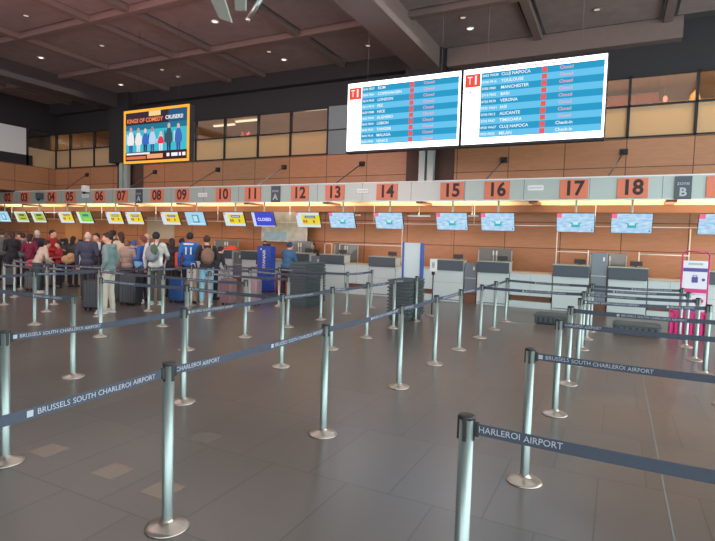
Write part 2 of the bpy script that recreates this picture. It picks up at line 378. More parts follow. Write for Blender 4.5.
# ---------------------------------------------------------------- fascia over the counters
YF = 14.2
def fx(x, y=195): return onY(x, y, YF)[0]
fas = empty('counter_canopy', (0, YF, 0))
q = MB(); q.box(-27.5, 4.5, 0, .06, 2.85, 3.43, M_FASCIA); q.box(-27.5, 4.5, -.012, .0, 3.40, 3.43, M_WHITE); q.box(-27.5, 4.5, -.012, 0, 2.85, 2.87, M_WHITE)
for k in range(22):
    q.box(-27.4+k*1.57, -27.39+k*1.57, -.003, .0, 2.87, 3.40, M_DARKP)
q.build('fascia_panel', fas)
q = MB(); q.box(-27.5, 4.5, .06, 1.25, 2.86, 2.90, M_CREAM); q.box(-27.5, 4.5, .9, 1.0, 2.80, 2.86, M_CREAM)
for k in range(11):
    x = -27.2+k*3.13; q.box(x, x+.22, .1, 1.3, 2.80, 2.86, mat('brown_soffit_rib', (128, 84, 56), .6))
q.box(-27.5, 4.5, 1.25, 1.3, 2.62, 3.0, mat('brown_soffit_edge', (136, 88, 58), .6)); q.build('soffit', fas)
q = MB(); q.box(-27.5, 4.5,  .06, 1.88, 3.35, 3.38, M_DARKP); q.build('top_deck', fas)
tag(fas, 'long pale grey metal canopy with cream underside above the check-in counters', 'canopy')
# rods tying the canopy to the wall
for i, (xa, ya, xb, yb) in enumerate([(87, 175, 58, 188), (155, 172, 122, 187), (218, 169.6, 182.4, 185), (284, 167.3, 251.3, 185), (362, 164, 330, 181), (504, 160, 482, 181), (624, 152, 606, 178)]):
    x1, z1 = onY(xa, ya, YW-.02); x0 = fx(xb, yb)
    t = empty('tension_rod', (x1, YW, z1)); q = MB(); q.tube((0, -.06, 0), (x0-x1, YF+.15-YW, 3.36-z1), .018, .018, M_DARKP if i != 3 else M_FASCIA, 8); q.build('rod', t)
    q = MB(); q.box(-.1, .1, -.06, 0, -.08, .08, M_BLACK, .01); q.build('wall_plate', t)
    tag(t, 'slanted steel tie rod from the wall down to the canopy ' + ['above counter 05', 'above counter 07', 'above counter 09', 'between counters 11 and 12', 'above counter 13', 'above counter 16', 'above counter 18'][i], 'rod', 'canopy tie rods')
# number signs
NUM = dict(zip(range(2, 19), [8.5, 25, 52, 70.5, 100, 122, 157.5, 182.5, 223.5, 253, 300, 335, 387, 452, 497, 573.6, 632]))
NUM[1] = -10; NUM[19] = 723
NX = {}
for n in range(1, 20):
    X = fx(NUM[n]); NX[n] = X
    t = empty('counter_number_sign', (X, YF, 2.895)); q = MB(); q.box(-.33, .33, -.035, -.001, 0, .47, M_ORANGE, .008); q.build('plate', t)
    q = MB(); add_text(q, '%02d' % n, .5, M_DIGIT, (0, -.038, .235), (1, 0, 0), (0, 0, 1), bold=.03, sx=.95); q.build('digits', t)
    tag(t, 'square orange sign with dark number %02d on the canopy' % n, 'sign', 'orange counter numbers')
for i, (xc, letter) in enumerate([(139.5, 'A'), (276, 'A'), (682.5, 'B')]):
    X = fx(xc); t = empty('zone_sign', (X, YF, 2.88)); q = MB(); q.box(-.17, .17, -.04, -.001, -.03, .5, M_DARKP); q.build('plate', t)
    q = MB(); add_text(q, 'zone', .13, M_LETTER, (0, -.043, .34), (1, 0, 0), (0, 0, 1)); add_text(q, letter, .27, M_LETTER, (0, -.043, .13), (1, 0, 0), (0, 0, 1), bold=.03); q.build('lettering', t)
    tag(t, ['dark zone A sign between counters 07 and 08', 'dark zone A sign between counters 11 and 12', 'dark zone B sign right of counter 18'][i], 'sign', 'dark zone signs')
for i, (xc, yc) in enumerate([(85.5, 196), (203, 195), (363, 191), (535.5, 188)]):
    X, Z = onY(xc, yc, YF); q = MB(); q.box(-.2, .2, -.03, -.001, -.07, .07, M_WHITE, .01); q.box(-.17, .17, -.032, -.03, -.012, .012, M_FASCIA)
    tag(q.build('canopy_plate', loc=(X, YF, Z)), 'small white plate on the canopy ' + ['between 05 and 06', 'between 09 and 10', 'between 13 and 14', 'between 16 and 17'][i], 'plate', 'small white canopy plates')
# projecting dark camera boxes at the far left
for i, (xc, yc) in enumerate([(39, 196), (85, 189)]):
    X, Z = onY(xc, yc, YF-.15); t = empty('security_camera', (X, YF-.15, Z)); q = MB(); q.box(-.1, .1, -.1, .14, -.12, .14, M_DARKP if i == 0 else M_WHITE, .02); q.build('housing', t)
    q = MB(); q.sphere((0, -.04, -.14), .07, M_BLACK); q.build('dome', t)
    tag(t, ['dark camera box on the canopy between 03 and 04', 'pale camera box on the canopy above the white plate near 05'][i], 'camera')
# hanging screens
LB = (176, 214, 240)
def screen_content(q, kind, w, h):
    def r(x0, x1, z0, z1, c, k=1.0, d=.0): q.box(x0*w, x1*w, -.004-d, -.002-d, z0*h, z1*h, glow(c, k))
    if kind == 'b':
        q.box(-.5*w, .5*w, -.002, 0, -.5*h, .5*h, screen_mat()); r(-.5, -.36, .26, .5, (246, 120, 150)); r(-.1, .12, -.22, .0, (64, 178, 190)); r(-.06, .08, -.10, .05, (200, 238, 245), 1, .002); r(-.16, -.1, -.05, .03, (110, 200, 215)); r(.12, .17, -.05, .03, (110, 200, 215))
        r(.43, .46, -.42, -.34, (60, 110, 130))
    elif kind == 'y':
        r(-.5, .5, -.5, .5, (214, 226, 232)); r(-.26, .5, -.32, .34, (232, 214, 60), 1, .002); r(-.12, .32, .12, .28, (54, 74, 150), 1, .004); r(-.08, .28, .18, .22, (230, 235, 240), 1, .006)
        for a, b in ((-.22, -.14), (-.12, -.04), (.2, .28)): r(a, b, -.2, 0, (196, 110, 70), 1, .004)
        r(-.5, -.4, .3, .5, (240, 150, 150), 1, .002)
    elif kind == 'g':
        r(-.5, .5, -.5, .5, (222, 236, 220)); r(-.3, .5, -.34, .5, (132, 204, 92), 1, .002); r(-.12, .3, .1, .3, (70, 130, 160), 1, .004); r(-.1, .34, -.2, -.08, (170, 214, 90), 1, .004)
    elif kind == 'yg':
        r(-.5, .5, -.5, .5, (214, 226, 216)); r(-.3, .46, -.34, .34, (176, 190, 74), 1, .002); r(-.12, .28, .1, .26, (70, 84, 96), 1, .004); r(-.1, .3, -.22, -.1, (120, 120, 60), 1, .004)
    elif kind == 'c':
        r(-.5, .5, -.5, .5, (206, 216, 244)); r(-.36, .5, -.44, .5, (74, 80, 206), 1, .002)
        add_text(q, 'CLOSED', .15, glow((226, 230, 255)), (.06*w, -.012, 0), (1, 0, 0), (0, 0, 1), bold=.02)
    elif kind == 'l':
        r(-.5, .5, -.5, .5, (170, 214, 238)); r(-.15, .2, -.3, .3, (70, 160, 190), 1, .002); r(-.1, .12, -.2, .22, (190, 226, 236), 1, .004); r(-.3, .4, -.42, -.36, (230, 240, 250), 1, .002)
def screen_mat():
    if 'sky_screen' in MATS: return MATS['sky_screen']
    m = bpy.data.materials.new('sky_screen'); m.use_nodes = True; nt = m.node_tree; nt.nodes.clear()
    tc = nt.nodes.new('ShaderNodeTexCoord'); n = nt.nodes.new('ShaderNodeTexNoise'); n.inputs['Scale'].default_value = 5; mp = nt.nodes.new('ShaderNodeMapping'); mp.inputs['Scale'].default_value = (1, 1, 4)
    cr = nt.nodes.new('ShaderNodeValToRGB'); cr.color_ramp.elements[0].color = (*s2l((150, 200, 236)), 1); cr.color_ramp.elements[1].color = (*s2l((214, 232, 248)), 1)
    cr.color_ramp.elements[0].position = .35; cr.color_ramp.elements[1].position = .7
    e = nt.nodes.new('ShaderNodeEmission'); o = nt.nodes.new('ShaderNodeOutputMaterial'); e.inputs[1].default_value = 1.0
    nt.links.new(tc.outputs['Object'], mp.inputs[0]); nt.links.new(mp.outputs[0], n.inputs['Vector']); nt.links.new(n.outputs[0], cr.inputs[0]); nt.links.new(cr.outputs[0], e.inputs[0]); nt.links.new(e.outputs[0], o.inputs[0])
    MATS['sky_screen'] = m; return m
SCR = {1: (2, 'l'), 2: (20, 'yg'), 3: (37, 'yg'), 4: (64.5, 'y'), 5: (83.5, 'g'), 6: (113, 'y'), 7: (133, 'y'), 8: (169, 'y'), 9: (194, 'l'), 10: (233, 'y'), 11: (262, 'c'), 12: (307, 'y'), 13: (341, 'b'), 14: (388, 'b'), 15: (451, 'b'), 16: (497, 'b'), 17: (575, 'b'), 18: (631.5, 'b'), 19: (722, 'b')}
DSC = {'l': 'light blue picture', 'yg': 'dull yellow green picture', 'y': 'yellow picture', 'g': 'bright green picture', 'c': 'blue picture reading closed', 'b': 'pale sky blue picture'}
TILT = Matrix.Rotation(math.radians(23), 3, 'X')
protos = {}
for n, (xc, kind) in SCR.items():
    X = onY(xc, 217+xc/640*7-1, YF+.05)[0]
    if kind not in protos:
        t = empty('hanging_screen', (0, 0, 0)); w, h = .88, .50; tx = math.radians(23)
        q = MB(); q.box(-w/2-.01, w/2+.01, 0, .05, -h/2-.01, h/2+.01, M_PLASTIC, .004); o = q.build('housing', t); o.rotation_euler = (tx, 0, 0)
        q = MB(); screen_content(q, kind, w, h); o = q.build('display', t); o.rotation_euler = (tx, 0, 0)
        q = MB(); q.tube((0, .05, 0), (0, .05, .57), .028, .028, M_FASCIA, 10); q.build('drop_pole', t); protos[kind] = t
    else: t = copy_tree(protos[kind])
    t.location = (X, YF+.12, 2.29)
    tag(t, 'hanging screen with %s below orange number %02d' % (DSC[kind], n), 'screen', 'screens under the canopy')
# linear lamps and rails beneath the canopy
for i, (xa, ya, xb, yb) in enumerate([(408, 216, 430, 216), (466, 216, 478, 216.5), (349, 215, 360, 215), (20, 212, 58, 213)]):
    a = px(xa, ya, 14.75); b = px(xb, yb, 14.75); t = empty('linear_lamp', ((a.x+b.x)/2, 14.75, a.z)); L = abs(b.x-a.x)/2
    q = MB(); q.box(-L, L, -.04, .04, -.02, .02, M_WHITE); q.build('housing', t)
    q = MB(); q.tube((0, 0, .02), (0, 0, 2.86-a.z), .01, .01, M_STEEL, 6); q.build('hanger', t)
    tag(t, 'thin white lamp bar hung under the canopy ' + ['right of the screen of counter 14', 'between the screens of counters 15 and 16', 'right of the screen of counter 13', 'near the screens of counters 02 and 03'][i], 'lamp', 'lamp bars under the canopy')
for x in (-24.5, -19.5, -14.6, -9.8, -4.9, 0.2, 3.2):
    area_light('canopy_light', (x, YF+.7, 2.5), (math.radians(180), 0, 0), 4.4, .35, 50, (1, .84, .62))
q = MB(); q.tube((-27, 14.75, 2.22), (4.5, 14.75, 2.22), .012, .012, M_WHITE, 6)
for k in range(11):
    x = -25.6+k*3.13; q.tube((x, 14.75, 2.22), (x, 14.75, 2.86), .01, .01, M_WHITE, 6)
tag(q.build('cable_rail'), 'thin white horizontal rail hung behind the row of screens', 'rail')

# ---------------------------------------------------------------- counters
YD = 14.5
DXS = {}
for n in range(1, 20):
    DXS[n] = NX[n]*YD/YF+.0
DXS[18] = .255; DXS[17] = -1.05; DXS[16] = -3.04; DXS[15] = -4.31; DXS[14] = -6.38; DXS[13] = -8.12
t0 = empty('check_in_desk', (0, YD, 0))
q = MB(); q.box(-.43, .43, 0, .75, 0, .9, M_DESK, .01); q.box(-.43, .43, -.006, 0, .55, .562, M_FASCIA); q.box(-.4, .4, -.006, 0, .05, .07, M_DARKP); q.build('body', t0)
q = MB(); q.box(-.435, .435, -.06, -.01, .9, 1.19, M_DARKP, .008); q.build('front_panel', t0)
q = MB(); q.box(-.45, .45, -.09, .42, 1.19, 1.215, M_FASCIA, .004); q.build('worktop', t0)
for sx in (-.42, .42): q = MB(); q.box(sx-.01, sx+.01, 0, .4, .9, 1.19, M_DESK); q.build('side_panel', t0)
o = empty('monitor', (.16, .36, 1.215)); o.parent = t0
q = MB(); q.box(-.14, .14, -.015, .015, .03, .15, M_PLASTIC, .005); q.tube((0, 0, 0), (0, 0, .04), .02, .02, M_PLASTIC, 8); q.box(-.08, .08, -.05, .05, 0, .01, M_PLASTIC)
me = q.build('monitor_tmp'); mon = me.data; bpy.data.objects.remove(me); bpy.data.objects.remove(o)
o = bpy.data.objects.new('monitor', mon); COL.objects.link(o); o.parent = t0; o.location = (.18, .34, 1.213)
desks = {}
for n in range(1, 20):
    t = t0 if n == 1 else copy_tree(t0)
    t.location = (DXS[n], YD, 0); desks[n] = t
    tag(t, 'pale check-in desk with dark upper panel below orange number %02d' % n, 'desk', 'check-in desks')
# desk backs: glass screens on some desks
for n, xa, xb, za in ((18, 591, 627, 1.54), (16, 479, 512, 1.57), (13, 335, 358, 1.57), (12, 288, 312, 1.6), (10, 215, 238, 1.55)):
    x0 = onY(xa, 250, 15.34)[0]; x1 = onY(xb, 250, 15.34)[0]
    t = empty('glass_partition', (x0, 15.34, 0)); w = x1-x0
    q = MB(); q.box(0, w, 0, .012, .1, za, M_GLASS); q.build('glass', t)
    q = MB(); 
    for x in (.0, w*.45, w*.55, w): q.box(x-.012, x+.012, -.02, .03, 0, za-.06, M_FASCIA)
    q.box(w*.43, w*.47, -.03, .03, za-.2, za-.08, M_WHITE); q.box(w*.53, w*.57, -.03, .03, za-.2, za-.08, M_WHITE)
    q.build('frame', t)
    tag(t, 'grey glass partition with white hinges behind desk %02d' % n, 'partition', 'glass partitions behind desks')
for i, (x0, x1, z1) in enumerate(((onY(557, 240, 15.3)[0], onY(589, 240, 15.3)[0], 0), (onY(640, 240, 15.3)[0], onY(690, 240, 15.3)[0], 0), (onY(340, 240, 15.3)[0], onY(402, 240, 15.3)[0], 0), (onY(325, 240, 15.3)[0], onY(332, 240, 15.3)[0], 0))):
    t = empty('rail_frame', (x0, 15.3, 0)); q = MB(); w = x1-x0
    if i < 2:
        q.tube((0 if i == 0 else w, 0, 2.2), (0 if i == 0 else w, 0, 0), .014, .014, M_WHITE, 6); q.tube((0, 0, 1.54), (w, 0, 1.54), .016, .016, M_WHITE, 6); q.tube((w if i == 0 else 0, 0, 0), (w if i == 0 else 0, 0, 1.6), .016, .016, M_WHITE, 6)
    else:
        q.tube((0, 0, 1.54), (w, 0, 1.54), .014, .014, M_WHITE, 6); q.tube((0, 0, 0), (0, 0, 1.54), .014, .014, M_WHITE, 6); q.tube((w, 0, 0), (w, 0, 2.2 if i == 2 else 1.54), .014, .014, M_WHITE, 6)
    o = q.build('tubes', t); tag(t, 'thin white tube rail standing behind the counters ' + ['left of desk 17', 'between desk 18 and the pink stand', 'between desks 13 and 14', 'just left of desk 13'][i], 'rail', 'white tube rails behind the counters')
# infills between desks
for n in range(1, 19):
    a = DXS[n]+.45; b = DXS[n+1]-.45; g = b-a
    if g < .08: continue
    if g < .55:
        t = empty('gate_panel', ((a+b)/2, YD+.04, 0)); q = MB()
        top = 1.54 if n == 17 else 1.14
        MP = mat('grey_metal_gate', (112, 122, 128), .35, .4)
        q.box(-g/2+.02, g/2-.02, 0, .04, .3, top, MP, .01); q.build('leaf', t)
        q = MB(); q.box(-g/2+.01, g/2-.01, .0, .05, 0, .28, M_WOODTOP); q.build('kick_plate', t)
        q = MB(); q.box(-g/2+.02, g/2-.02, -.01, 0, top*.62, top*.62+.012, M_WHITE); q.box(g*.2, g*.3, -.02, 0, top-.2, top-.1, M_WHITE); q.build('handle', t)
        tag(t, 'grey metal gate between desks %02d and %02d' % (n, n+1), 'gate', 'metal gates between desks')
    else:
        t = empty('baggage_belt', ((a+b)/2, YD, 0)); q = MB()
        q.box(-g/2, g/2, .02, .6, .33, .92, M_DESK, .006); q.box(-g/2, g/2, .02, .6, 0, .18, M_DESK); q.box(-g/2, g/2, .3, .6, .18, .33, M_DARKP)
        q.box(-.004, .004, .012, .02, .33, .92, M_FASCIA); q.build('housing', t)
        q = MB(); q.box(-g/2+.02, g/2-.02, .08, .3, .19, .31, M_WOODTOP); q.build('opening', t)
        q = MB(); q.box(-g/2, g/2, .0, .62, .92, .96, mat('pale_ledge', (196, 180, 160), .5)); q.build('top_ledge', t)
        tag(t, 'low pale baggage belt housing between desks %02d and %02d' % (n, n+1), 'baggage belt', 'baggage belt housings')
# wall posters, door
q = MB(); q.box(-18.15, -16.6, YW-.05, YW, 1.5, 2.42, mat('pale_grey_board', (186, 178, 160), .6)); q.box(-17.4, -17.39, YW-.052, YW-.05, 1.5, 2.42, M_FASCIA); tag(q.build('wall_board'), 'pale grey board on the wood wall below the screen of counter 08', 'board')
mm = mat('map_print', (178, 184, 176), .5, noise=.55, nscale=4.5)
q = MB(); q.box(-11.72, -9.75, 15.55, 15.58, 1.55, 2.62, mm)
q.box(-11.6, -10.6, 15.545, 15.55, 1.6, 1.9, mat('map_blue', (140, 176, 190), .5, noise=.3, nscale=5)); q.tube((-11.6, 15.57, 1.55), (-11.6, 15.57, 0), .015, .015, M_STEEL); q.tube((-9.9, 15.57, 1.55), (-9.9, 15.57, 0), .015, .015, M_STEEL)
tag(q.build('map_panel'), 'large grey and blue printed map panel behind counter 11', 'map')
d = struct(empty('door_1', (-23.6, YW-.03, 0))); q = MB(); q.box(0, 1.2, -.03, 0, 0, 2.5, mat('pale_wood_door', (206, 150, 98), .5)); q.build('leaf', d)
q = MB(); q.box(1.05, 1.15, -.07, -.03, 1.0, 1.04, M_STEEL); q.build('door_handle', d)
q = MB(); x0, z0 = onY(240, 251, 14.6); q.box(-.28, .28, -.1, .1, 0, .06, mat('orange_card', (240, 90, 40), .5), .01); q.box(-.2, .2, -.02, 0, .06, .14, mat('orange_card', (240, 90, 40), .5))
o = q.build('orange_card_tray', loc=(DXS[10]+.25, 14.68, 1.216)); tag(o, 'small bright orange card holder on desk 10', 'card holder')

# ---------------------------------------------------------------- departure boards and advertising screen
BX = [(-6.71, -3.62), (-3.55, -.41)]
def board(i, x0, x1, rows):
    YB = 12.6; w = x1-x0; z0, z1 = 4.08, 5.86; h = z1-z0
    t = empty('departure_board', ((x0+x1)/2, YB, z0))
    q = MB(); q.box(-w/2-.02, w/2+.025, .01, .2, -.06, h+.03, M_BLACK, .01); q.build('housing', t)
    q = MB()
    def r(a, b, c, d, col, k=1, dd=0): q.box(-w/2+a*w, -w/2+b*w, -dd, .008-dd, c*h, d*h, glow(col, k))
    r(0, 1, 0, 1, (244, 240, 246), 4.2)
    for k in range(10):
        zt = .935-k*.0855; r(.135, .985, zt-.0855, zt, (46, 154, 198) if k % 2 == 0 else (104, 194, 234), 1.05, .004)
    r(.012, .13, .76, .935, (240, 92, 70), 1, .004)
    r(.2, .8, .955, .975, (214, 212, 226), 1, .002)
    q.build('display', t)
    q = MB(); wh = glow((246, 248, 252), 1.05); pk = glow((250, 170, 190), 1.0); pkb = glow((240, 96, 96))
    add_text(q, 'T', .26, wh, (-w/2+.05*w, -.012, .845*h), (1, 0, 0), (0, 0, 1), sx=.8)
    add_text(q, '1', .28, wh, (-w/2+.095*w, -.012, .845*h), (1, 0, 0), (0, 0, 1), bold=.03)
    add_text(q, '09:15', .15, glow((84, 80, 96)), (-w/2+.07*w, -.014, .69*h), (1, 0, 0), (0, 0, 1), bold=.02)
    for k, (tm, nm, st) in enumerate(rows):
        z = (.935-k*.0855-.043)*h
        add_text(q, tm, .078, wh, (-w/2+.145*w, -.012, z), (1, 0, 0), (0, 0, 1), align='LEFT', bold=.012)
        add_text(q, nm, .1, wh, (-w/2+.285*w, -.012, z), (1, 0, 0), (0, 0, 1), align='LEFT', bold=.012)
        q.box(-w/2+.575*w, -w/2+.61*w, -.01, -.004, z-.055, z+.055, pkb)
        add_text(q, st, .1, pk if st == 'Closed' else wh, (-w/2+.74*w, -.012, z), (1, 0, 0), (0, 0, 1), bold=.012)
    q.build('lettering', t)
    for s in (-.33, .33): q = MB(); q.tube((s*w, .1, h+.03), (s*w, .1, ZC-z0-.0), .004, .004, M_BEAM, 6); q.build('hanger', t)
    tag(t, ['bright blue departure board, the left one of two hanging above counters 13 to 15', 'bright blue departure board, the right one of two hanging above counters 15 to 18'][i], 'departure board', 'hanging departure boards')
L1 = ['LVIV', 'ZARAGOZA', 'KRAKOW', 'FEZ', 'NICE', 'PALMA', 'PISA', 'TANGIER', 'MILAN', 'VENICE']
board(0, *BX[0], [('%s %s' % (a, b), c, 'Closed') for a, b, c in zip(['0545', '0600', '0610', '0615', '0620', '0625', '0630', '0640', '0645', '0650'], ['FR27', 'FR61', 'FR42', 'FR19', 'FR88', 'FR30', 'FR54', 'FR73', 'FR16', 'FR90'], ['ROM', 'COPENHAGEN', 'LONDON', 'FEZ', 'NICE', 'ALGHERO', 'LISBON', 'TANGIER', 'MALAGA', 'VENICE'])])
board(1, *BX[1], [('%s %s' % (a, b), c, s) for a, b, c, s in zip(['0655', '0700', '0705', '0710', '0720', '0725', '0730', '0735', '0920', '0925'], ['W638', 'FR16', 'FR81', 'FR52', 'FR70', 'W631', 'FR12', 'FR67', 'W627', 'FR30'], ['CLUJ NAPOCA', 'TOULOUSE', 'MANCHESTER', 'BARI', 'VERONA', 'IASI', 'ALICANTE', 'TIMISOARA', 'CLUJ NAPOCA', 'MILAN'], ['Closed']*8+['Check-in']*2)])

YA = 11.0; x0, x1 = -13.44, -10.83; z0, z1 = 3.76, 5.32; w = x1-x0; h = z1-z0
t = empty('advertising_screen', ((x0+x1)/2, YA, z0)); q = MB(); q.box(-w/2, w/2, .01, .2, 0, h, M_BLACK, .01); q.build('housing', t)
q = MB(); og = glow((255, 176, 62), 1.15); a = .07
for (xa, xb, za, zb) in ((-w/2, w/2, h-a, h), (-w/2, w/2, 0, a), (-w/2, -w/2+a, 0, h), (w/2-a, w/2, 0, h)): q.box(xa, xb, -.01, .01, za, zb, og)
q.build('orange_border', t)
q = MB()
def R(a, b, c, d, col, dd=0, k=1): q.box(-w/2+a*w, -w/2+b*w, -.0-dd, .008-dd, c*h, d*h, glow(col, k))
R(.03, .97, .05, .95, (40, 120, 150)); R(.03, .97, .2, .62, (70, 190, 205), .002); R(.03, .97, .72, .95, (62, 48, 62), .003); R(.7, .97, .72, .95, (46, 92, 130), .004); R(.03, .97, .05, .21, (66, 38, 44), .003)
R(.4, .58, .86, .95, (250, 214, 150), .005)
for k, (cx, c1, c2, hh) in enumerate([(.12, (240, 236, 240), (230, 150, 150), .68), (.24, (236, 236, 230), (200, 160, 160), .66), (.35, (60, 110, 200), (235, 200, 190), .64), (.46, (190, 214, 240), (190, 130, 140), .66), (.59, (236, 60, 84), (245, 190, 190), .56), (.71, (60, 90, 100), (225, 180, 170), .7), (.85, (70, 110, 190), (235, 180, 170), .68)]):
    X = -w/2+cx*w; zb = .2*h; zt = hh*h
    q.poly([(X-.07, -.011, .21*h), (X-.01, -.011, .21*h), (X, -.011, zb+.3), (X+.01, -.011, .21*h), (X+.07, -.011, .21*h), (X+.085, -.011, zb+.45), (X-.085, -.011, zb+.45)], glow([(60, 90, 160), (220, 226, 236), (44, 60, 110)][k % 3]))
    q.box(X-.18, X-.13, -.0115, -.0105, zb+.25, zt-.2, glow([(190, 230, 235), (36, 100, 150)][k % 2]))
    q.poly([(X-.11, -.012, zb+.22), (X+.11, -.012, zb+.22), (X+.145, -.012, zb+.3), (X+.13, -.012, zt-.3), (X+.06, -.012, zt-.14), (X-.06, -.012, zt-.14), (X-.13, -.012, zt-.3), (X-.145, -.012, zb+.3)], glow(c1))
    q.poly([(X+.055*math.cos(s*PI/5), -.014, zt-.07+.075*math.sin(s*PI/5)) for s in range(10)], glow(c2))
q.build('picture', t)
q = MB(); 
add_text(q, 'KINGS OF COMEDY', .165, glow((255, 140, 84)), (-.16*w, -.02, .79*h), (1, 0, 0), (0, 0, 1), bold=.02, sx=1.0); add_text(q, 'CRUISERS!', .15, glow((245, 245, 250)), (.29*w, -.02, .80*h), (1, 0, 0), (0, 0, 1), bold=.02)
for a, b, c, d, col in ((.05, .42, .16, .195, (240, 240, 240)), (.05, .36, .075, .13, (224, 120, 80)), (.38, .62, .08, .16, (240, 170, 120)), (.68, .72, .1, .16, (250, 250, 250)), (.75, .84, .1, .16, (250, 250, 250)), (.86, .89, .1, .16, (250, 250, 250)), (.91, .955, .1, .16, (250, 250, 250))):
    q.box(-w/2+a*w, -w/2+b*w, -.016, -.012, c*h, d*h, glow(col))
q.build('lettering', t)
for sx in (-.3, .3): q = MB(); q.tube((w*sx, .1, h), (w*sx, .1, ZC-z0), .004, .004, M_BLACK, 6); q.build('hanger', t)
tag(t, 'hanging advertising screen with orange border and a row of people', 'advertising screen')

# ---------------------------------------------------------------- belt posts
PH = .96
p0 = empty('belt_post', (0, 0, 0))
q = MB(); q.lathe([(0, 0), (.12, 0), (.125, .004), (.122, .01), (.095, .02), (.055, .032), (.033, .048), (.033, .055), (0, .055)], M_CHROME, 32); q.build('base', p0)
q = MB(); q.lathe([(.031, .05), (.031, PH-.012), (0, PH-.012)], M_STEEL, 20); q.build('pole', p0)
q = MB(); q.lathe([(0, PH-.016), (.035, PH-.016), (.036, PH-.004), (.03, PH), (0, PH)], M_PLASTIC, 20)
for k in range(4):
    a = k*PI/2; R3 = Matrix.Rotation(a, 3, 'Z'); q.box(.026, .036, -.008, .008, PH-.105, PH-.01, M_PLASTIC, .002, R3, (0, 0, 0))
q.build('head', p0)
BT = 'BRUSSELS SOUTH CHARLEROI AIRPORT'
def belt(owner, p, q_, mode, sag=.012):
    """belt from post p to post q; reading side faces the viewer; lettering is a child"""
    P, Q = Vector((*p, 0)), Vector((*q_, 0)); d = (Q-P); L = d.length; u = d/L; n = Vector((u.y, -u.x, 0))  # right-hand side of travel
    mid = (P+Q)/2
    if n.dot(Vector((0, 0, 0))-mid) < 0: n = -n
    ux = u if n.cross(u).z < 0 else -u
    ux = u if (Vector((0, 0, 1)).cross(-n)).dot(u) < 0 else -u   # reading direction for a viewer on side n
    mb = MB(); N = 10; zc = .905; hw = .0245
    top = []; bot = []
    def zz(s): return zc - 4*sag*s*(1-s)
    i = mb.mi(M_BELT)
    rows = []
    for k in range(N+1):
        s = k/N; b = u*(.036+(L-.072)*s)
        rows.append([mb.bm.verts.new((b.x+n.x*o, b.y+n.y*o, zz(s)+e)) for o, e in ((.001, hw), (.001, -hw), (-.001, -hw), (-.001, hw))])
    for a, b in zip(rows, rows[1:]):
        for k in range(4):
            mb.bm.faces.new((a[k], a[(k+1) % 4], b[(k+1) % 4], b[k])).material_index = i
    mb.bm.faces.new(rows[0]); mb.bm.faces.new(rows[-1][::-1])
    e = u*(L-.045); mb.box(e.x-.008, e.x+.008, e.y-.008, e.y+.008, zc-.032, zc+.03, M_PLASTIC, .003)
    e = u*.045; mb.box(e.x-.008, e.x+.008, e.y-.008, e.y+.008, zc-.032, zc+.03, M_PLASTIC, .003)
    b = mb.build('belt', owner)
    t = MB(); start = 0 if ux.dot(u) > 0 else L       # reading starts here
    def at(s):  # distance along reading direction
        r = s if ux.dot(u) > 0 else L-s
        return u*r + n*.0025 + Vector((0, 0, zz(max(0, min(1, (r-.036)/(L-.072))))))
    sz = .0365
    def logo(s): 
        o = at(s+.014); add = .014
        vs = [o+ux*a_+Vector((0, 0, c_)) for a_, c_ in ((-add, -add), (add, -add), (add, add), (-add, add))]; t.poly(vs, M_LETTER)
    def put(txt, s):
        # one word at a time so the print follows the sag
        for wd in txt.split(' '):
            me = text_mesh(wd, sz, align='LEFT', extr=.0004); W_ = max(v.co.x for v in me.vertices)
            if s+W_ > L-.06: break
            add_text(t, wd, sz, M_LETTER, at(s), ux, (0, 0, 1), align='LEFT', extr=.0004); s += W_+.014
        return s
    s = .06
    if mode[0] == 'f': logo(.055); s = put(BT, .1)
    elif mode[0] == 't': s = put('CHARLEROI AIRPORT', .05)
    elif mode[0] == 'h': s = put('HARLEROI AIRPORT', .05)
    elif mode[0] == 'm': logo(mode[1]); s = put(BT, mode[1]+.045)
    if len(mode) > 1 and mode[0] != 'm' and mode[1] < L-.2: logo(mode[1]); put(BT, mode[1]+.045)
    t.build('lettering', b); return b
POSTS = {}
rowd = {}
def post(key, x, y, label): POSTS[key] = (x, y, label)
def row(prefix, X, Ys, desc):
    for i, y in enumerate(Ys):
        post('%s%d' % (prefix, i), X if not isinstance(X, (list, tuple)) else X[i], y, '%s steel belt post in %s' % (ORD[i], desc))
row('R', [-.53, -.51, -.48, -.47, -.43, -.45, -.43, -.41], [2.14, 3.79, 5.49, 6.79, 7.98, 9.25, 10.33, 11.35], 'the row right of centre')
row('Z', 1.14, [2.14, 3.79, 5.49, 6.79, 8.35, 9.38, 10.6, 11.6], 'the row at the right edge')
row('C', [-2.2, -2.23, -2.19, -2.18, -2.19, -2.17, -2.13, -2.11, -2.12], [.45, 2.13, 3.83, 5.54, 6.87, 8.04, 9.28, 10.38, 11.6], 'the long centre row with the foreground belt')
row('D', [-3.88, -3.83, -3.86, -3.86, -3.82, -3.82, -3.78], [2.18, 3.85, 5.6, 6.92, 8.1, 9.31, 10.44], 'the row starting at the left picture edge')
row('E', [-5.56, -5.59, -5.53, -5.52, -5.49, -5.47, -5.45], [3.87, 5.67, 6.94, 8.19, 9.37, 10.5, 11.77], 'the row passing right of the dark luggage')
row('F', [-7.3, -7.41, -7.41, -7.41, -7.43, -7.42], [3.87, 5.64, 6.92, 8.14, 9.46, 10.6], 'the row right of the green hoodie man')
row('G', [-9.2, -9.27, -9.25, -9.12, -9.15, -9.1], [4.4, 5.72, 7.0, 8.12, 9.42, 10.56], 'the row along the front of the crowd')
post('H0', -10.6, 6.8, 'steel belt post in front of the person in the cream jacket')
post('H1', -11.55, 7.58, 'steel belt post just right of the cream jacket person')
post('H2', -12.25, 6.88, 'steel belt post nearest the left edge behind the front rows')
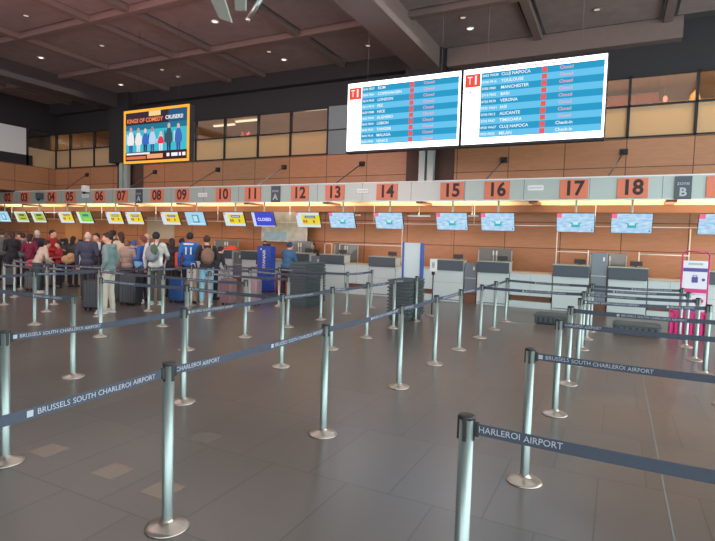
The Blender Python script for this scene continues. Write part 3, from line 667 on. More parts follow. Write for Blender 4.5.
post('H3', -13.5, 7.83, 'steel belt post second from the left edge in the far left crowd')
post('H4', -15.2, 9.0, 'steel belt post third from the left edge before the maroon coat')
BELTS = [('R0', 'Z0', ('h',)), ('R1', 'Z1', ('f',)), ('R2', 'Z2', ('h', 1.3)), ('R3', 'Z3', ('m', .5)), ('R4', 'Z4', ('f', 1.1)), ('R5', 'Z5', ('f',)), ('R6', 'Z6', ('m', .4)), ('R7', 'Z7', ('m', .7)),
         ('C0', 'C1', ('m', .88)), ('C1', 'C2', ('t', .94)), ('C2', 'C3', ('m', .9)), ('C3', 'C4', ('t',)), ('C4', 'C5', ('m', .3)), ('C5', 'C6', ('f',)), ('C6', 'C7', ('t',)), ('C7', 'C8', ('t',)),
         ('D0', 'D1', ('f',)), ('D1', 'D2', ('f',)), ('D2', 'D3', ('f',)), ('D3', 'D4', ('t',)), ('D4', 'D5', ('f',)), ('D5', 'D6', ('t',)), ('C6', 'R5', ('m', .7)), ('C8', 'R7', ('m', .6)),
         ('F0', 'E0', ('m', 1.0)), ('F1', 'E1', ('f',)), ('E1', 'D2', ('f',)), ('G2', 'F2', ('f',)), ('F2', 'E2', ('m', .6)), ('F3', 'E3', ('f',)), ('G4', 'F4', ('m', .5)), ('F4', 'E4', ('f',)), ('G5', 'F5', ('f',)), ('F5', 'E5', ('t',)),
         ('G0', 'G1', ('f',)), ('G1', 'G2', ('t',)), ('G3', 'G4', ('f',)), ('H2', 'H0', ('f',)), ('H0', 'G2', ('t',)), ('H3', 'H1', ('f',)), ('H4', 'H3', ('f',)), ('E5', 'E6', ('f',)), ('H1', 'G3', ('m', .7))]
PO = {}
for i, (k, (x, y, lab)) in enumerate(POSTS.items()):
    t = p0 if i == 0 else copy_tree(p0); t.location = (x, y, 0); PO[k] = t
    tag(t, lab, 'post', 'steel belt posts of the queue lanes')
for a, b, m in BELTS: belt(PO[a], POSTS[a][:2], POSTS[b][:2], m)

# ---------------------------------------------------------------- stands, kiosk, trays
t = empty('poster_stand', (-4.4, 11.8, 0)); MBL = mat('blue_frame', (52, 88, 170), .4)
q = MB(); q.box(-.22, .2, -.012, .012, .42, 1.66, mat('pale_poster', (200, 218, 218), .5)); q.build('poster', t)
q = MB(); q.box(-.26, -.215, -.03, .03, .2, 1.68, MBL, .004); q.box(.195, .27, -.03, .06, .2, 1.66, MBL, .004); q.build('frame', t)
q = MB(); q.box(-.28, .28, -.2, .2, 0, .03, M_PLASTIC, .005); q.box(-.02, .02, -.02, .02, .03, .5, M_PLASTIC); q.build('base', t)
tag(t, 'tall pale poster stand with blue side frame behind the tray stack', 'poster stand')
t = empty('sign_post', (-3.75, 11.43, 0)); q = MB(); q.lathe([(0, 0), (.14, 0), (.13, .015), (.02, .03), (0, .03)], M_CHROME, 20); q.build('base', t)
q = MB(); q.tube((0, 0, .02), (0, 0, 1.02), .016, .016, M_DARKP, 10); q.box(-.03, .03, -.03, .03, .94, 1.02, M_BLACK, .004); q.build('pole', t)
q = MB(); q.box(-.085, .085, -.01, .01, 1.02, 1.31, M_WHITE, .004); q.build('placard', t); q = MB(); q.box(-.03, .03, -.013, -.01, 1.1, 1.24, M_FASCIA); add_text(q, '15', .07, M_DARKP, (0, -.014, 1.17), (1, 0, 0), (0, 0, 1)); q.build('print', t)
tag(t, 'slim post with a small white placard right of the tray stack', 'sign')
# blue kiosk
t = empty('blue_kiosk', (-9.74, 13.2, 0)); MK = mat('royal_blue_card', (34, 72, 172), .4)
q = MB(); q.box(-.25, .25, -.14, .14, .02, 1.42, MK, .02); q.box(-.28, .28, -.15, .15, 0, .03, M_BLACK); q.build('body', t)
q = MB(); add_text(q, 'RYANAIR', .145, M_WHITE, (.02, -.143, 1.0), (0, 0, 1), (-1, 0, 0), bold=.02)
q.sphere((-.1, -.143, 1.32), .03, M_WHITE, (1, .1, 1)); q.tube((.03, -.144, .56), (.08, -.144, .6), .012, .012, mat('yellow_harp', (228, 190, 60), .5), 6)
q.build('lettering', t); q = MB(); q.box(-.12, .12, -.05, .05, 1.42, 1.5, M_PLASTIC, .01); q.build('top_printer', t)
tag(t, 'tall royal blue stand with white vertical airline lettering beside desk 11', 'kiosk')
# pink bag sizer stand
t = empty('pink_bag_sizer', (1.36, 11.9, 0)); MPK = mat('magenta_frame', (214, 44, 130), .4); MPW = mat('white_poster', (226, 230, 238), .5); MPP = mat('purple_print', (84, 76, 150), .5)
q = MB(); w = .2
pts = [(-w-.02, 0, 0), (-w-.02, 0, 1.58)] + [(-w+.06-.08*math.cos(a*PI/8), 0, 1.58+.08*math.sin(a*PI/8)) for a in range(1, 5)] + [(w-.06+.08*math.cos((4-a)*PI/8), 0, 1.58+.08*math.sin((4-a)*PI/8)) for a in range(0, 4)] + [(w+.02, 0, 1.58), (w+.02, 0, 0)]
q.path(pts, .014, MPK, 8); q.build('frame', t)
q = MB(); q.box(-w, w, -.01, .01, .84, 1.48, MPW); q.box(-w, w, -.014, -.01, 1.27, 1.34, MPP); q.box(-w, w, -.014, -.01, .86, .94, MPK)
q.box(-.05, .05, -.016, -.01, 1.06, 1.17, MPP, .004); q.path([(-.03, -.013, 1.17), (-.03, -.013, 1.2), (.03, -.013, 1.2), (.03, -.013, 1.17)], .006, MPP, 6); q.sphere((.14, -.01, 1.12), .03, MPP, (1, .2, 1)); q.box(-.12, .12, -.013, -.01, 1.4, 1.44, M_FASCIA); q.build('upper_poster', t)
q = MB(); q.box(-w, w, -.01, .01, .42, .82, MPW); q.box(-.02, .16, -.014, -.01, .68, .74, MPK); q.box(-.16, .1, -.014, -.01, .5, .58, MPP); q.build('lower_poster', t)
q = MB()
for x in (-.36, -.28, -.2, -.12, -.04, .04, .12, .2): q.box(x-.022, x+.022, -.3, -.28, .03, .5, MPK)
q.box(-.38, .22, -.31, -.27, .48, .52, MPK); q.box(-.38, .22, -.31, .02, 0, .04, MPK); q.box(-.39, -.36, -.31, .02, 0, .52, MPK); q.box(.2, .23, -.31, .02, 0, .52, MPK); q.box(-.38, .22, -.02, .0, .04, .5, mat('pink_panel', (226, 70, 140), .5)); q.build('sizer_bin', t)
tag(t, 'bright pink baggage sizer stand with white posters at the right edge', 'baggage sizer')
# trays
MTR = mat('charcoal_tray_plastic', (78, 88, 90), .5, noise=.1, nscale=9)
def tray_mb(w=.5, d=.95, h=.14, rim=.03):
    q = MB(); 
    def ring(x, y, z): return [(-x, -y, z), (x, -y, z), (x, y, z), (-x, y, z)]
    L = [ring(w/2-.06, d/2-.06, 0), ring(w/2-.02, d/2-.02, h), ring(w/2, d/2, h), ring(w/2, d/2, h-rim), ]
    I = [ring(w/2-.03, d/2-.03, h), ring(w/2-.07, d/2-.07, .012)]
    def strip(a, b):
        for k in range(4): q.poly([a[k], a[(k+1) % 4], b[(k+1) % 4], b[k]], MTR)
    q.poly(L[0][::-1], MTR); strip(L[0], ring(w/2-.02, d/2-.02, h-rim)); strip(ring(w/2-.02, d/2-.02, h-rim), L[3]); strip(L[3], L[2]); strip(L[2], I[0]); strip(I[0], I[1]); q.poly(I[1], MTR)
    for k in range(9):
        x = -w/2+.06+k*(w-.12)/8; q.box(x-.012, x+.012, -d/2-.004, -d/2+.008, h-rim-.03, h, MTR)
    for k in range(13):
        y = -d/2+.06+k*(d-.12)/12; q.box(w/2-.008, w/2+.004, y-.012, y+.012, h-rim-.03, h, MTR)
    return q
tr0 = tray_mb().build('luggage_tray')
for si, (x, y, n, dz) in enumerate([(-6.97, 11.2, 14, .073), (-4.08, 10.62, 11, .073)]):
    for k in range(n):
        o = tr0 if (si == 0 and k == 0) else tr0.copy()
        if o.name not in COL.objects: COL.objects.link(o)
        o.location = (x+.004*math.sin(k*3), y+.006*math.cos(k*5), k*dz)
        where = ['left tall stack near the blue stand', 'stack in front of the poster stand'][si]
        tag(o, ('topmost charcoal luggage tray of the %s' if k == n-1 else 'charcoal luggage tray nested inside the %s') % where, 'tray', ('trays nested in the %s' % where) if k < n-1 else None)
for i, (x, y, w, d, h) in enumerate([(-1.14, 11.9, .78, .5, .23), (.41, 11.68, .82, .5, .21)]):
    q = MB(); q.box(-w/2, w/2, -d/2, d/2, 0.02, h, MTR, .05); q.box(-w/2-.015, w/2+.015, -d/2-.015, d/2+.015, h-.05, h-.02, MTR, .008)
    for k in range(7): q.box(-w/2+.09+k*(w-.18)/6-.02, -w/2+.09+k*(w-.18)/6+.02, -d/2-.008, -d/2+.01, .06, h-.07, M_PLASTIC)
    q.box(-w/2+.05, w/2-.05, -d/2+.05, d/2-.05, 0, .03, M_PLASTIC)
    o = q.build('low_plastic_crate', loc=(x, y, 0)); tag(o, ['low dark plastic crate on the floor left of the right hand post row', 'low dark plastic crate on the floor left of the pink stand'][i], 'crate', 'low crates on the floor')

# ---------------------------------------------------------------- luggage
def suitcase(x, y, rz, w, d, h, rgb, label, handle=True, group='suitcases in the queue'):
    t = empty('suitcase', (x, y, 0), rz); m = mat('case_%d_%d_%d' % rgb, rgb, .4)
    q = MB(); q.box(-w/2, w/2, -d/2, d/2, .05, h, m, .035)
    for k in range(6):
        xx = -w/2+w*(k+.5)/6; q.box(xx-.012, xx+.012, -d/2-.006, d/2+.006, .1, h-.05, m, .004)
    q.build('shell', t)
    for sx in (-1, 1):
        for sy in (-1, 1):
            q = MB(); q.tube((sx*(w/2-.05)-.012, sy*(d/2-.05), .028), (sx*(w/2-.05)+.012, sy*(d/2-.05), .028), .028, .028, M_BLACK, 12); q.box(sx*(w/2-.05)-.01, sx*(w/2-.05)+.01, sy*(d/2-.05)-.012, sy*(d/2-.05)+.012, .03, .07, M_BLACK); q.build('wheel', t)
    q = MB()
    if handle: q.path([(-w*.22, d*.3, h-.02), (-w*.22, d*.3, h+.3), (w*.22, d*.3, h+.3), (w*.22, d*.3, h-.02)], .009, M_DARKP, 8)
    else: q.path([(-.08, 0, h-.01), (-.07, 0, h+.03), (.07, 0, h+.03), (.08, 0, h-.01)], .01, M_BLACK, 8)
    q.build('handle', t); tag(t, label, 'suitcase', group); return t
suitcase(-10.05, 7.5, .3, .42, .26, .66, (36, 38, 42), 'black ribbed suitcase left of the man in the green hoodie')
suitcase(-10.2, 8.55, .2, .45, .3, .72, (40, 42, 46), 'black ribbed suitcase right behind the man in the green hoodie', False)
suitcase(-10.85, 8.9, .1, .45, .3, .74, (46, 48, 52), 'dark suitcase in the middle of the dark luggage behind the green hoodie', False)
suitcase(-9.75, 9.6, .2, .4, .27, .62, (46, 84, 140), 'blue suitcase left of the person in the blue football shirt', False)
suitcase(-9.4, 9.75, .1, .36, .25, .58, (150, 134, 112), 'tan suitcase beside the light blue jeans')
suitcase(-8.45, 9.95, -.1, .34, .24, .66, (128, 100, 104), 'dusty pink suitcase right of the light blue jeans')
suitcase(-8.05, 10.35, .1, .4, .27, .64, (146, 120, 126), 'pale mauve suitcase right of the dusty pink one')
suitcase(-12.2, 9.4, .4, .46, .3, .6, (44, 42, 44), 'black suitcase on the floor right of the teal trousers', False)
suitcase(-11.4, 8.9, -.3, .5, .3, .5, (60, 56, 56), 'low charcoal suitcase in front of the bald man', False)
suitcase(-14.6, 9.0, .3, .4, .27, .55, (70, 66, 68), 'small grey suitcase near the left edge of the crowd', False)
suitcase(-12.9, 9.6, .2, .4, .28, .7, (40, 40, 44), 'black suitcase standing between the teal trousers and the balding man')
suitcase(-13.4, 10.2, -.2, .46, .3, .62, (48, 46, 50), 'dark suitcase behind the belts below the red jacket', False)
suitcase(-15.9, 9.2, .3, .44, .28, .6, (42, 42, 46), 'black suitcase at the left edge below the black coat', False)
suitcase(-15.3, 9.9, .1, .4, .28, .6, (92, 90, 92), 'grey suitcase below the maroon coat', False)
suitcase(-8.95, 12.9, .1, .3, .25, .6, (150, 40, 52), 'dark red suitcase beside the blue stand')
q = MB(); q.sphere((0, 0, .17), .3, mat('pink_red_print_bag', (190, 84, 100), .7, noise=.5, nscale=14), (1.1, .6, .55)); q.path([(-.2, 0, .28), (-.1, 0, .44), (.1, 0, .44), (.2, 0, .28)], .012, M_BLACK, 6)
o = q.build('duffel_bag', loc=(-14.6, 9.0, .56)); tag(o, 'pink and red patterned duffel bag on a suitcase at far left', 'bag')
q = MB(); q.box(-.16, .16, -.06, .06, 0, .3, mat('white_print_tote', (206, 206, 198), .7, noise=.3, nscale=20), .02); q.sphere((-.06, -.062, .18), .02, M_BLACK, (1, .3, 1)); q.sphere((.05, -.062, .18), .02, M_BLACK, (1, .3, 1)); q.path([(-.08, 0, .29), (-.05, 0, .4), (.05, 0, .4), (.08, 0, .29)], .008, M_WHITE, 6)
o = q.build('tote_bag', loc=(-9.4, 9.73, .585)); tag(o, 'white tote bag with two dark dots standing on the tan suitcase', 'bag')
q = MB(); q.box(-.2, .2, -.15, .15, 0, .1, M_WHITE, .03); q.box(-.05, .16, -.16, -.1, .02, .13, mat('tan_lace', (190, 160, 110), .6), .01)
o = q.build('pair_of_white_bags', loc=(-10.3, 8.95-.5+.42, 0)); bpy.data.objects.remove(o)
def trainer(x, y, rz, m, label):
    t = empty('trainer_shoe', (x, y, 0), rz); q = MB(); q.sphere((0, .03, .045), .06, m, (.85, 2.1, .7)); q.sphere((0, -.05, .07), .05, m, (.9, 1.1, 1)); q.build('upper', t)
    q = MB(); q.sphere((0, .02, .014), .06, M_WHITE, (.95, 2.35, .24)); q.build('sole', t); tag(t, label, 'shoe', 'white shoes on the floor')
trainer(-10.42, 8.7, 1.2, M_WHITE, 'white trainer on the floor beside the black suitcase, left one of the pair'); trainer(-10.2, 8.85, 1.5, M_WHITE, 'white trainer on the floor beside the black suitcase, right one of the pair')

# ---------------------------------------------------------------- people
SKIN = [(214, 166, 140), (198, 146, 118), (176, 124, 96), (226, 182, 160)]
def cloth(rgb): return mat('cloth_%d_%d_%d' % rgb, rgb, .85, noise=.12, nscale=7, bump=.3)
def person(X, Y, face, h, top, legs, hair, label, lean=0, arms='down', style='short', skin=0, legst=.0, shoes=(60, 60, 64), hood=False, bag=None, headyaw=0, headtilt=0, fine=False, scarf=None):
    s = h/1.76
    T = empty('person', (X, Y, 0), face)
    sk = mat('skin_%d' % skin, SKIN[skin], .55); ct = cloth(top); cl = cloth(legs); ch = mat('hair_%d_%d_%d' % hair, hair, .7, noise=.3, nscale=40)
    V = lambda x, y, z: Vector((x, y, z))*s
    pel = V(0, 0, .95); RL = Matrix.Rotation(-lean, 3, 'X')
    def tp(x, y, z): return pel + RL @ (V(x, y, z)-pel)     # torso frame
    # joints
    hipL, hipR = V(-.095, 0, .92), V(.095, 0, .92)
    kL, kR = V(-.105, .02+legst*.5, .5), V(.105, .02-legst*.3, .5); aL, aR = V(-.11, legst, .085), V(.11, -legst*.8, .085)
    sh = {-1: tp(-.185, -.01, 1.44), 1: tp(.185, -.01, 1.44)}
    A = {'down': ((-.25, -.03, 1.15), (-.27, .07, .9)), 'bent': ((-.25, -.04, 1.16), (-.16, .24, 1.13)), 'pocket': ((-.27, -.07, 1.16), (-.2, .06, .98)), 'reach': ((-.24, .12, 1.2), (-.14, .42, 1.12)), 'phone': ((-.23, .02, 1.17), (-.08, .26, 1.3)), 'strap': ((-.27, .02, 1.2), (-.13, .16, 1.36))}
    if isinstance(arms, str): arms = (arms, arms)
    el, ha = {}, {}
    for sd, a in zip((-1, 1), arms):
        e, w_ = A[a]; el[sd] = tp(e[0]*-sd, e[1], e[2]); ha[sd] = tp(w_[0]*-sd, w_[1], w_[2])
    neck0 = tp(0, -.01, 1.46); hc = tp(0, .03, 1.635)
    HR = RL @ Matrix.Rotation(headyaw, 3, 'Z') @ Matrix.Rotation(-headtilt+lean*.5, 3, 'X')
    b = MB()
    b.sphere(tp(0, 0, .98), .15*s, sk, (1.05, .75, .8), RL); b.sphere(tp(0, 0, 1.14), .14*s, sk, (1, .72, 1), RL); b.sphere(tp(0, 0, 1.32), .165*s, sk, (1.05, .68, 1), RL); b.tube(sh[-1], sh[1], .06*s, .06*s, sk)
    b.tube(neck0, hc-HR@V(0, 0, .05), .055*s, .05*s, sk)
    b.sphere(hc, .1*s, sk, (.78, .96, 1.14), HR, 3); b.sphere(hc+HR@V(0, .03, -.06), .07*s, sk, (.82, .95, .85), HR)
    b.cap(hc+HR@V(0, .09, .01), hc+HR@V(0, .118, -.03), .010*s, .015*s, sk)
    for sd in (-1, 1):
        b.sphere(hc+HR@V(sd*.08, -.005, -.01), .028*s, sk, (.4, .8, 1.1), HR)
        b.cap(sh[sd], el[sd], .05*s, .038*s, sk); b.cap(el[sd], ha[sd], .038*s, .026*s, sk)
    for hp, k, a in ((hipL, kL, aL), (hipR, kR, aR)):
        b.cap(hp, k, .085*s, .055*s, sk); b.cap(k, a, .055*s, .038*s, sk); b.cap(a, a+V(0, .13, -.045), .036*s, .03*s, sk)
    # hand palms are part of the body surface
    hd = {}
    for sd in (-1, 1):
        d = (ha[sd]-el[sd]).normalized(); side = d.cross(Vector((0, 0, 1)) if abs(d.z) < .8 else Vector((0, 1, 0))).normalized(); hd[sd] = (d, side)
        b.cap(ha[sd], ha[sd]+d*.07*s, .024*s, .030*s, sk)
    body = b.build('body', remesh=.012*s if fine else .016*s, smooth=2)
    me = body.data; bm = bmesh.new(); bm.from_mesh(me); f2 = MB(); f2.bm.free(); f2.bm = bm; f2.mats = [sk]
    for sd in (-1, 1):
        d, side = hd[sd]; pn = d.cross(side)
        for k, L in enumerate((.068, .078, .073, .058)):
            o = ha[sd]+d*.075*s+side*((k-1.5)*.019*s); m1 = o+d*L*.55*s+pn*.008*s; m2 = m1+d*L*.4*s*.75+pn*.022*s
            f2.tube(o, m1, .0095*s, .0085*s, sk, 6); f2.tube(m1, m2, .0085*s, .0065*s, sk, 6)
        o = ha[sd]+d*.025*s-side*.024*s; m1 = o+d*.03*s-side*.026*s+pn*.01*s; f2.tube(o, m1, .012*s, .010*s, sk, 6); f2.tube(m1, m1+d*.032*s-side*.004*s, .010*s, .007*s, sk, 6)
    bm.to_mesh(me); bm.free(); body.parent = T
    for p in me.polygons: p.use_smooth = True
    if not len(me.materials): me.materials.append(sk)
    # jacket
    g = MB(); k_ = 1.14
    g.sphere(tp(0, 0, .97), .165*s, ct, (1.12, .86, .8), RL); g.sphere(tp(0, 0, 1.14), .165*s, ct, (1.06, .82, 1), RL); g.sphere(tp(0, 0, 1.32), .185*s, ct, (1.08, .76, 1), RL); g.cap(sh[-1], sh[1], .072*s, .072*s, ct)
    g.cap(neck0-RL@V(0, 0, .03), neck0+RL@V(0, .0, .015), .075*s, .066*s, ct)
    for sd in (-1, 1):
        g.cap(sh[sd], el[sd], .068*s, .056*s, ct); g.cap(el[sd], el[sd]+(ha[sd]-el[sd])*.94, .056*s, .043*s, ct)
    if hood: g.sphere(tp(0, -.1, 1.46), .09*s, ct, (1.2, .7, .7), RL)
    g.build('jacket', T, remesh=.014*s, smooth=2)
    g = MB(); g.sphere(V(0, 0, .9), .155*s, cl, (1.1, .82, .7))
    for hp, k, a in ((hipL, kL, aL), (hipR, kR, aR)):
        g.cap(hp, k, .1*s, .075*s, cl); g.cap(k, a+V(0, 0, .02), .074*s, .062*s, cl)
    g.build('trousers', T, remesh=.014*s, smooth=2)
    ms = mat('shoe_%d_%d_%d' % shoes, shoes, .6)
    for a in (aL, aR):
        g = MB(); g.sphere(a+V(0, .07, -.04), .055*s, ms, (.9, 2.3, .75)); g.cap(a+V(0, -.01, -.02), a+V(0, 0, .01), .05*s, .05*s, ms); g.box(a.x-.05*s, a.x+.05*s, a.y-.06*s, a.y+.19*s, 0, .018*s, M_WHITE if sum(shoes) > 400 else M_BLACK, .006)
        g.build('shoe', T)
    # hair
    g = MB()
    if style != 'bald':
        g.sphere(hc+HR@V(0, -.022, .028), .106*s, ch, (.86, .95, 1.04), HR, 2); g.sphere(hc+HR@V(0, .035, .085), .06*s, ch, (1.1, .9, .5), HR)
        if style == 'long': g.cap(hc+HR@V(0, -.06, -.02), hc+HR@V(0, -.085, -.2), .085*s, .06*s, ch); 
        if style == 'bun': g.sphere(hc+HR@V(0, -.08, .1), .045*s, ch)
        if style == 'curly':
            for k in range(26): g.sphere(hc+HR@(V(math.sin(k*2.4)*.075, -.02+math.cos(k*2.4)*.07-.015, .06+.04*math.sin(k*1.7))), .03*s, ch, sub=1)
    else:
        g.sphere(hc+HR@V(0, -.03, -.015), .094*s, ch, (.9, .92, .8), HR, 2)
    g.build({'beanie': 'beanie', 'hood': 'raised_hood'}.get(style, 'hair'), T, remesh=.012*s, smooth=1)
    # face details
    g = MB(); dk = mat('eye_dark', (40, 30, 28), .3)
    for sd in (-1, 1):
        g.sphere(hc+HR@V(sd*.032, .086, .006), .011*s, M_WHITE); g.sphere(hc+HR@V(sd*.032, .095, .006), .006*s, dk, sub=1); g.cap(hc+HR@V(sd*.02, .095, .028), hc+HR@V(sd*.045, .088, .028), .004*s, .003*s, dk, 5)
    g.build('eyes', T); g = MB(); g.cap(hc+HR@V(-.02, .094, -.06), hc+HR@V(.02, .094, -.06), .006*s, .006*s, mat('lips', (170, 96, 90), .5), 6); g.build('mouth', T)
    if scarf:
        g = MB(); m = cloth(scarf); g.lathe([(.07*s, 0), (.1*s, .01), (.1*s, .06*s), (.07*s, .07*s), (.06*s, .03*s), (.07*s, 0)], m, 16, neck0-Vector((0, 0, .03))); g.box(-.05*s, .05*s, .12*s, .16*s, 1.0*s, 1.44*s, m, .01); g.build('scarf', T)
    # keep shoes/legs grounded
    tag(T, label, 'person', 'travellers in the queue')
    if bag:
        rgb, bl, strapc = bag
        K = empty('backpack', T.location, face); m = mat('bag_%d_%d_%d' % rgb, rgb, .8, noise=.25, nscale=9)
        c = tp(0, -.235, 1.24); g = MB(); g.sphere(c, .17*s, m, (1.0, .62, 1.3), RL); g.sphere(c+RL@V(0, -.09, -.06), .11*s, m, (1.1, .5, 1), RL); g.build('main_pocket', K, remesh=.015, smooth=1)
        for sd in (-1, 1): g = MB(); g.path([tp(sd*.1, -.16, 1.42), tp(sd*.115, -.08, 1.52), tp(sd*.12, .06, 1.51), tp(sd*.125, .155, 1.4), tp(sd*.13, .13, 1.2)], .018*s, mat('strap_%d' % sum(strapc), strapc, .8), 6); g.build('strap', K)
        tag(K, bl, 'backpack')
    return T
def at_px(x, y, Y):
    X, Z = onY(x, y, Y); return X, Y, Z
L_ = PI/2      # faces picture left (-X)
R_ = -PI/2
people = [
 # px, head-top y, depth, face, kwargs
 (109, 232, 7.42, 1.15, dict(top=(116, 142, 140), legs=(196, 194, 176), hair=(46, 34, 30), label='man in a grey green hoodie and cream trousers standing by a belt post', arms=('pocket', 'pocket'), headyaw=.35, legst=.045, style='curly', shoes=(190, 188, 180), hood=True, fine=True, headtilt=.15)),
 (87.5, 231, 8.6, -.3, dict(top=(58, 64, 82), legs=(46, 46, 54), hair=(176, 166, 156), label='balding man in a navy jacket seen from behind', style='bald', arms=('down', 'bent'))),
 (47, 240, 8.95, -1.2, dict(top=(196, 186, 168), legs=(54, 82, 84), hair=(50, 36, 32), label='person in a cream jacket bending forward with teal trousers', lean=.42, arms=('reach', 'reach'), style='short', shoes=(210, 210, 205))),
 (52, 229.5, 10.2, -2.2, dict(top=(168, 42, 44), legs=(50, 50, 58), hair=(46, 34, 30), label='man with dark hair and a bright red jacket behind the cream jacket person', arms='bent')),
 (12, 231, 9.6, .4, dict(top=(44, 44, 50), legs=(40, 40, 46), hair=(60, 44, 36), label='person in a black coat near the left edge of the crowd', arms='bent', style='long')),
 (2, 229.5, 10.2, -.4, dict(top=(96, 104, 102), legs=(50, 50, 56), hair=(70, 60, 54), label='person in a grey green jacket cut off by the left edge')),
 (23, 233, 10.6, .3, dict(top=(104, 128, 128), legs=(70, 60, 64), hair=(64, 48, 40), label='person in a pale teal jacket left of the maroon coat', style='bun')),
 (30, 233.5, 9.9, -.5, dict(top=(122, 36, 60), legs=(48, 44, 50), hair=(48, 38, 36), label='person in a maroon coat with a pale scarf', arms='bent', style='long', scarf=(200, 186, 184))),
 (37, 230, 10.4, -.2, dict(top=(46, 50, 66), legs=(44, 44, 52), hair=(206, 200, 196), label='person in a white knitted hat and navy coat', style='beanie')),
 (19, 230, 11.6, .2, dict(top=(196, 130, 130), legs=(54, 52, 58), hair=(90, 66, 50), label='person in a salmon pink top at the back of the left crowd', skin=3)),
 (66, 238, 11.2, .2, dict(top=(62, 72, 76), legs=(44, 44, 50), hair=(40, 34, 32), label='shorter person in a dark grey jacket right of the red jacket', arms='down', style='long')),
 (73, 236, 10.3, -.6, dict(top=(60, 66, 60), legs=(44, 44, 50), hair=(30, 28, 28), label='person in a dark olive jacket left of the balding man', arms='phone', style='long')),
 (59, 241, 9.9, 1.8, dict(top=(150, 40, 52), legs=(46, 44, 50), hair=(44, 36, 34), label='short person in a dark red hooded top behind the cream jacket', arms='bent')),
 (97, 233, 9.9, 2.4, dict(top=(54, 52, 58), legs=(44, 44, 50), hair=(50, 36, 30), label='person in a dark jacket between the balding man and the green hoodie', arms='phone')),
 (113, 230, 10.9, -.5, dict(top=(72, 62, 62), legs=(50, 48, 52), hair=(48, 36, 32), label='dark haired person right behind the green hoodie', style='curly')),
 (121, 231.5, 10.2, .6, dict(top=(206, 190, 160), legs=(150, 132, 116), hair=(58, 36, 28), label='person in a light cream coat carrying a black bag', style='long')),
 (127, 240, 9.6, 0, dict(top=(164, 150, 136), legs=(66, 60, 60), hair=(128, 92, 72), label='shorter person in a beige jacket just right of the green hoodie', style='bun')),
 (134, 240, 10.4, .5, dict(top=(66, 92, 150), legs=(48, 50, 58), hair=(62, 88, 152), label='person with a raised blue hood', style='hood')),
 (144, 235.5, 9.2, .9, dict(top=(56, 104, 176), legs=(60, 58, 64), hair=(110, 66, 56), label='person in a bright blue jacket left of the big grey backpack', arms='bent', skin=2)),
 (156, 231.5, 8.95, -.35, dict(top=(200, 206, 196), legs=(76, 80, 74), hair=(28, 26, 28), label='man in a white long sleeved top wearing a big grey backpack', arms=('down', 'reach'), bag=((124, 136, 140), 'big grey backpack worn by the man in the white top', (90, 96, 104)), shoes=(176, 196, 176))),
 (172, 238, 10.4, .3, dict(top=(52, 46, 50), legs=(44, 42, 46), hair=(44, 34, 32), label='person in a black jacket right of the big grey backpack', arms='down', style='long')),
 (148, 233, 11.2, 1.6, dict(top=(88, 60, 60), legs=(50, 46, 50), hair=(176, 150, 138), label='older person with grey hair behind the blue jacket', style='bald')),
 (182, 238, 10.8, .4, dict(top=(60, 54, 60), legs=(44, 42, 46), hair=(30, 26, 28), label='dark haired person half hidden left of the blue football shirt', style='bun')),
 (190, 232, 9.9, -.2, dict(top=(46, 112, 190), legs=(44, 48, 62), hair=(34, 28, 28), label='person in a blue football shirt with white number', arms=('down', 'bent'), skin=2)),
 (207, 235, 9.75, .1, dict(top=(44, 42, 46), legs=(132, 186, 206), hair=(62, 40, 34), label='person in light blue jeans and black jacket wearing a brown backpack', arms=('bent', 'reach'), style='short', bag=((122, 96, 80), 'brown backpack worn by the person in light blue jeans', (150, 126, 104)), shoes=(170, 160, 150))),
 (221, 246, 10.9, -.8, dict(top=(50, 52, 60), legs=(46, 46, 52), hair=(46, 36, 34), label='person in dark clothes leaning over luggage right of the brown backpack', lean=.45, arms='reach')),
 (290, 242, 12.6, -.6, dict(top=(62, 104, 140), legs=(70, 50, 54), hair=(40, 56, 92), label='person in a steel blue jacket leaning at desk 12', lean=.25, arms='reach')),
 (265, 240.5, 13.9, 3.0, dict(top=(60, 52, 50), legs=(46, 44, 46), hair=(56, 40, 34), label='dark haired person behind the blue stand', style='short')),
 (313, 242.5, 15.72, 2.7, dict(top=(58, 52, 58), legs=(46, 44, 46), hair=(90, 50, 44), label='staff member with reddish hair sitting behind desk 12', style='bun', arms='bent')),
]
for (x, y, Y, face, kw) in people:
    X, _, Z = at_px(x, y, Y)
    lean = kw.get('lean', 0)
    h = Z/ (1-.0) if not lean else (Z+ .0)/(.54+.46*math.cos(lean))
    h = max(1.3, min(1.95, h))*.995
    face += math.atan2(-X, Y)      # 0 = turned away from the viewer
    sh_ = .42*h*math.sin(lean)      # forward shift of the head when leaning
    X2 = X + math.sin(face)*sh_*1.0; Y2 = Y - math.cos(face)*sh_
    person(X2, Y2, face, h, **kw)
def shirt_number():
    X, Y, Z = at_px(190, 248, 9.7); q = MB(); c = Vector((X-.02, 9.9-.165, 1.33))
    add_text(q, '10', .26, M_WHITE, (0, 0, 0), (1, -.2, 0), (0, 0, 1), bold=.03); add_text(q, 'SILVA', .07, M_WHITE, (0, 0, .17), (1, -.2, 0), (0, 0, 1), bold=.02); return q, c
for o in list(COL.objects):
    if o.get('label', '').startswith('person in a blue football shirt'):
        q = MB(); add_text(q, '11', .24, M_WHITE, (0, -.165, 1.28), (1, 0, 0), (0, 0, 1), bold=.03); q.box(-.12, .12, -.16, -.157, 1.44, 1.48, M_WHITE); q.build('shirt_print', o)
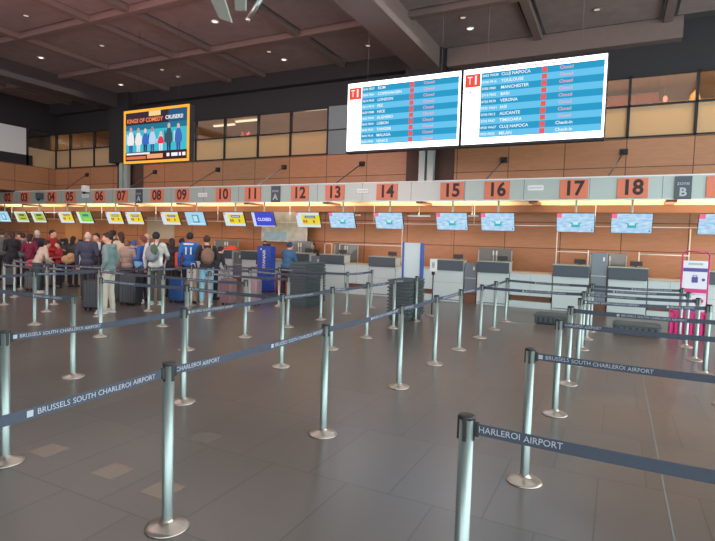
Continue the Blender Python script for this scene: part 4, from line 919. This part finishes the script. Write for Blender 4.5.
# hanging bags and neck pillows carried at the queue
q = MB(); q.sphere((0, 0, 0), .12, mat('olive_green_pouch', (74, 98, 74), .8), (.8, .6, 1.2)); X, Y, Z = at_px(154, 250, 8.72); q.path([(0, 0, .12), (0, .03, .3)], .008, M_BLACK, 6)
tag(q.build('green_pouch', loc=(X, Y, Z)), 'dark green pouch hanging on the big grey backpack', 'pouch')
q = MB(); q.tube((0, 0, 0), (0, 0, .18), .035, .035, M_WHITE, 12); q.tube((0, 0, .18), (0, 0, .21), .02, .02, M_WHITE, 10); X, Y, Z = at_px(161, 266, 8.8)
tag(q.build('water_bottle', loc=(X, Y, Z)), 'white water bottle in the side of the big grey backpack', 'bottle')
q = MB(); q.sphere((0, 0, 0), .13, mat('light_blue_bag', (120, 180, 214), .7), (1.1, .7, .9)); q.path([(-.06, 0, .08), (0, .02, .25), (.06, 0, .08)], .008, M_WHITE, 6); X, Y, Z = at_px(139, 264, 9.1)
tag(q.build('light_blue_bag', loc=(X, Y, Z)), 'light blue bag hanging from the blue jacket person', 'bag')
q = MB(); q.box(-.11, .11, -.05, .05, -.2, .2, mat('orange_fabric', (240, 96, 50), .7), .04); X, Y, Z = at_px(179, 260, 9.95)
tag(q.build('orange_bag', loc=(X, Y, Z)), 'bright orange bag left of the blue football shirt', 'bag')
q = MB(); q.box(-.12, .12, -.03, .03, -.1, .1, M_WHITE, .01); q.box(-.07, .07, -.034, -.03, -.06, .04, M_DARKP); X, Y, Z = at_px(96.5, 246, 8.9)
tag(q.build('white_paper_folder', loc=(X, Y, Z)), 'white paper with dark square held by the dark jacket person', 'paper')
q = MB(); q.sphere((0, 0, 0), .16, mat('tan_fur', (176, 146, 104), .9, noise=.4, nscale=25), (1.5, .8, .8)); q.sphere((.12, 0, .08), .11, mat('tan_fur', (176, 146, 104), .9)); X, Y, Z = at_px(68, 259.5, 9.2)
tag(q.build('fluffy_neck_pillow', loc=(X, Y, Z)), 'fluffy tan neck pillow beside the cream jacket person', 'pillow')
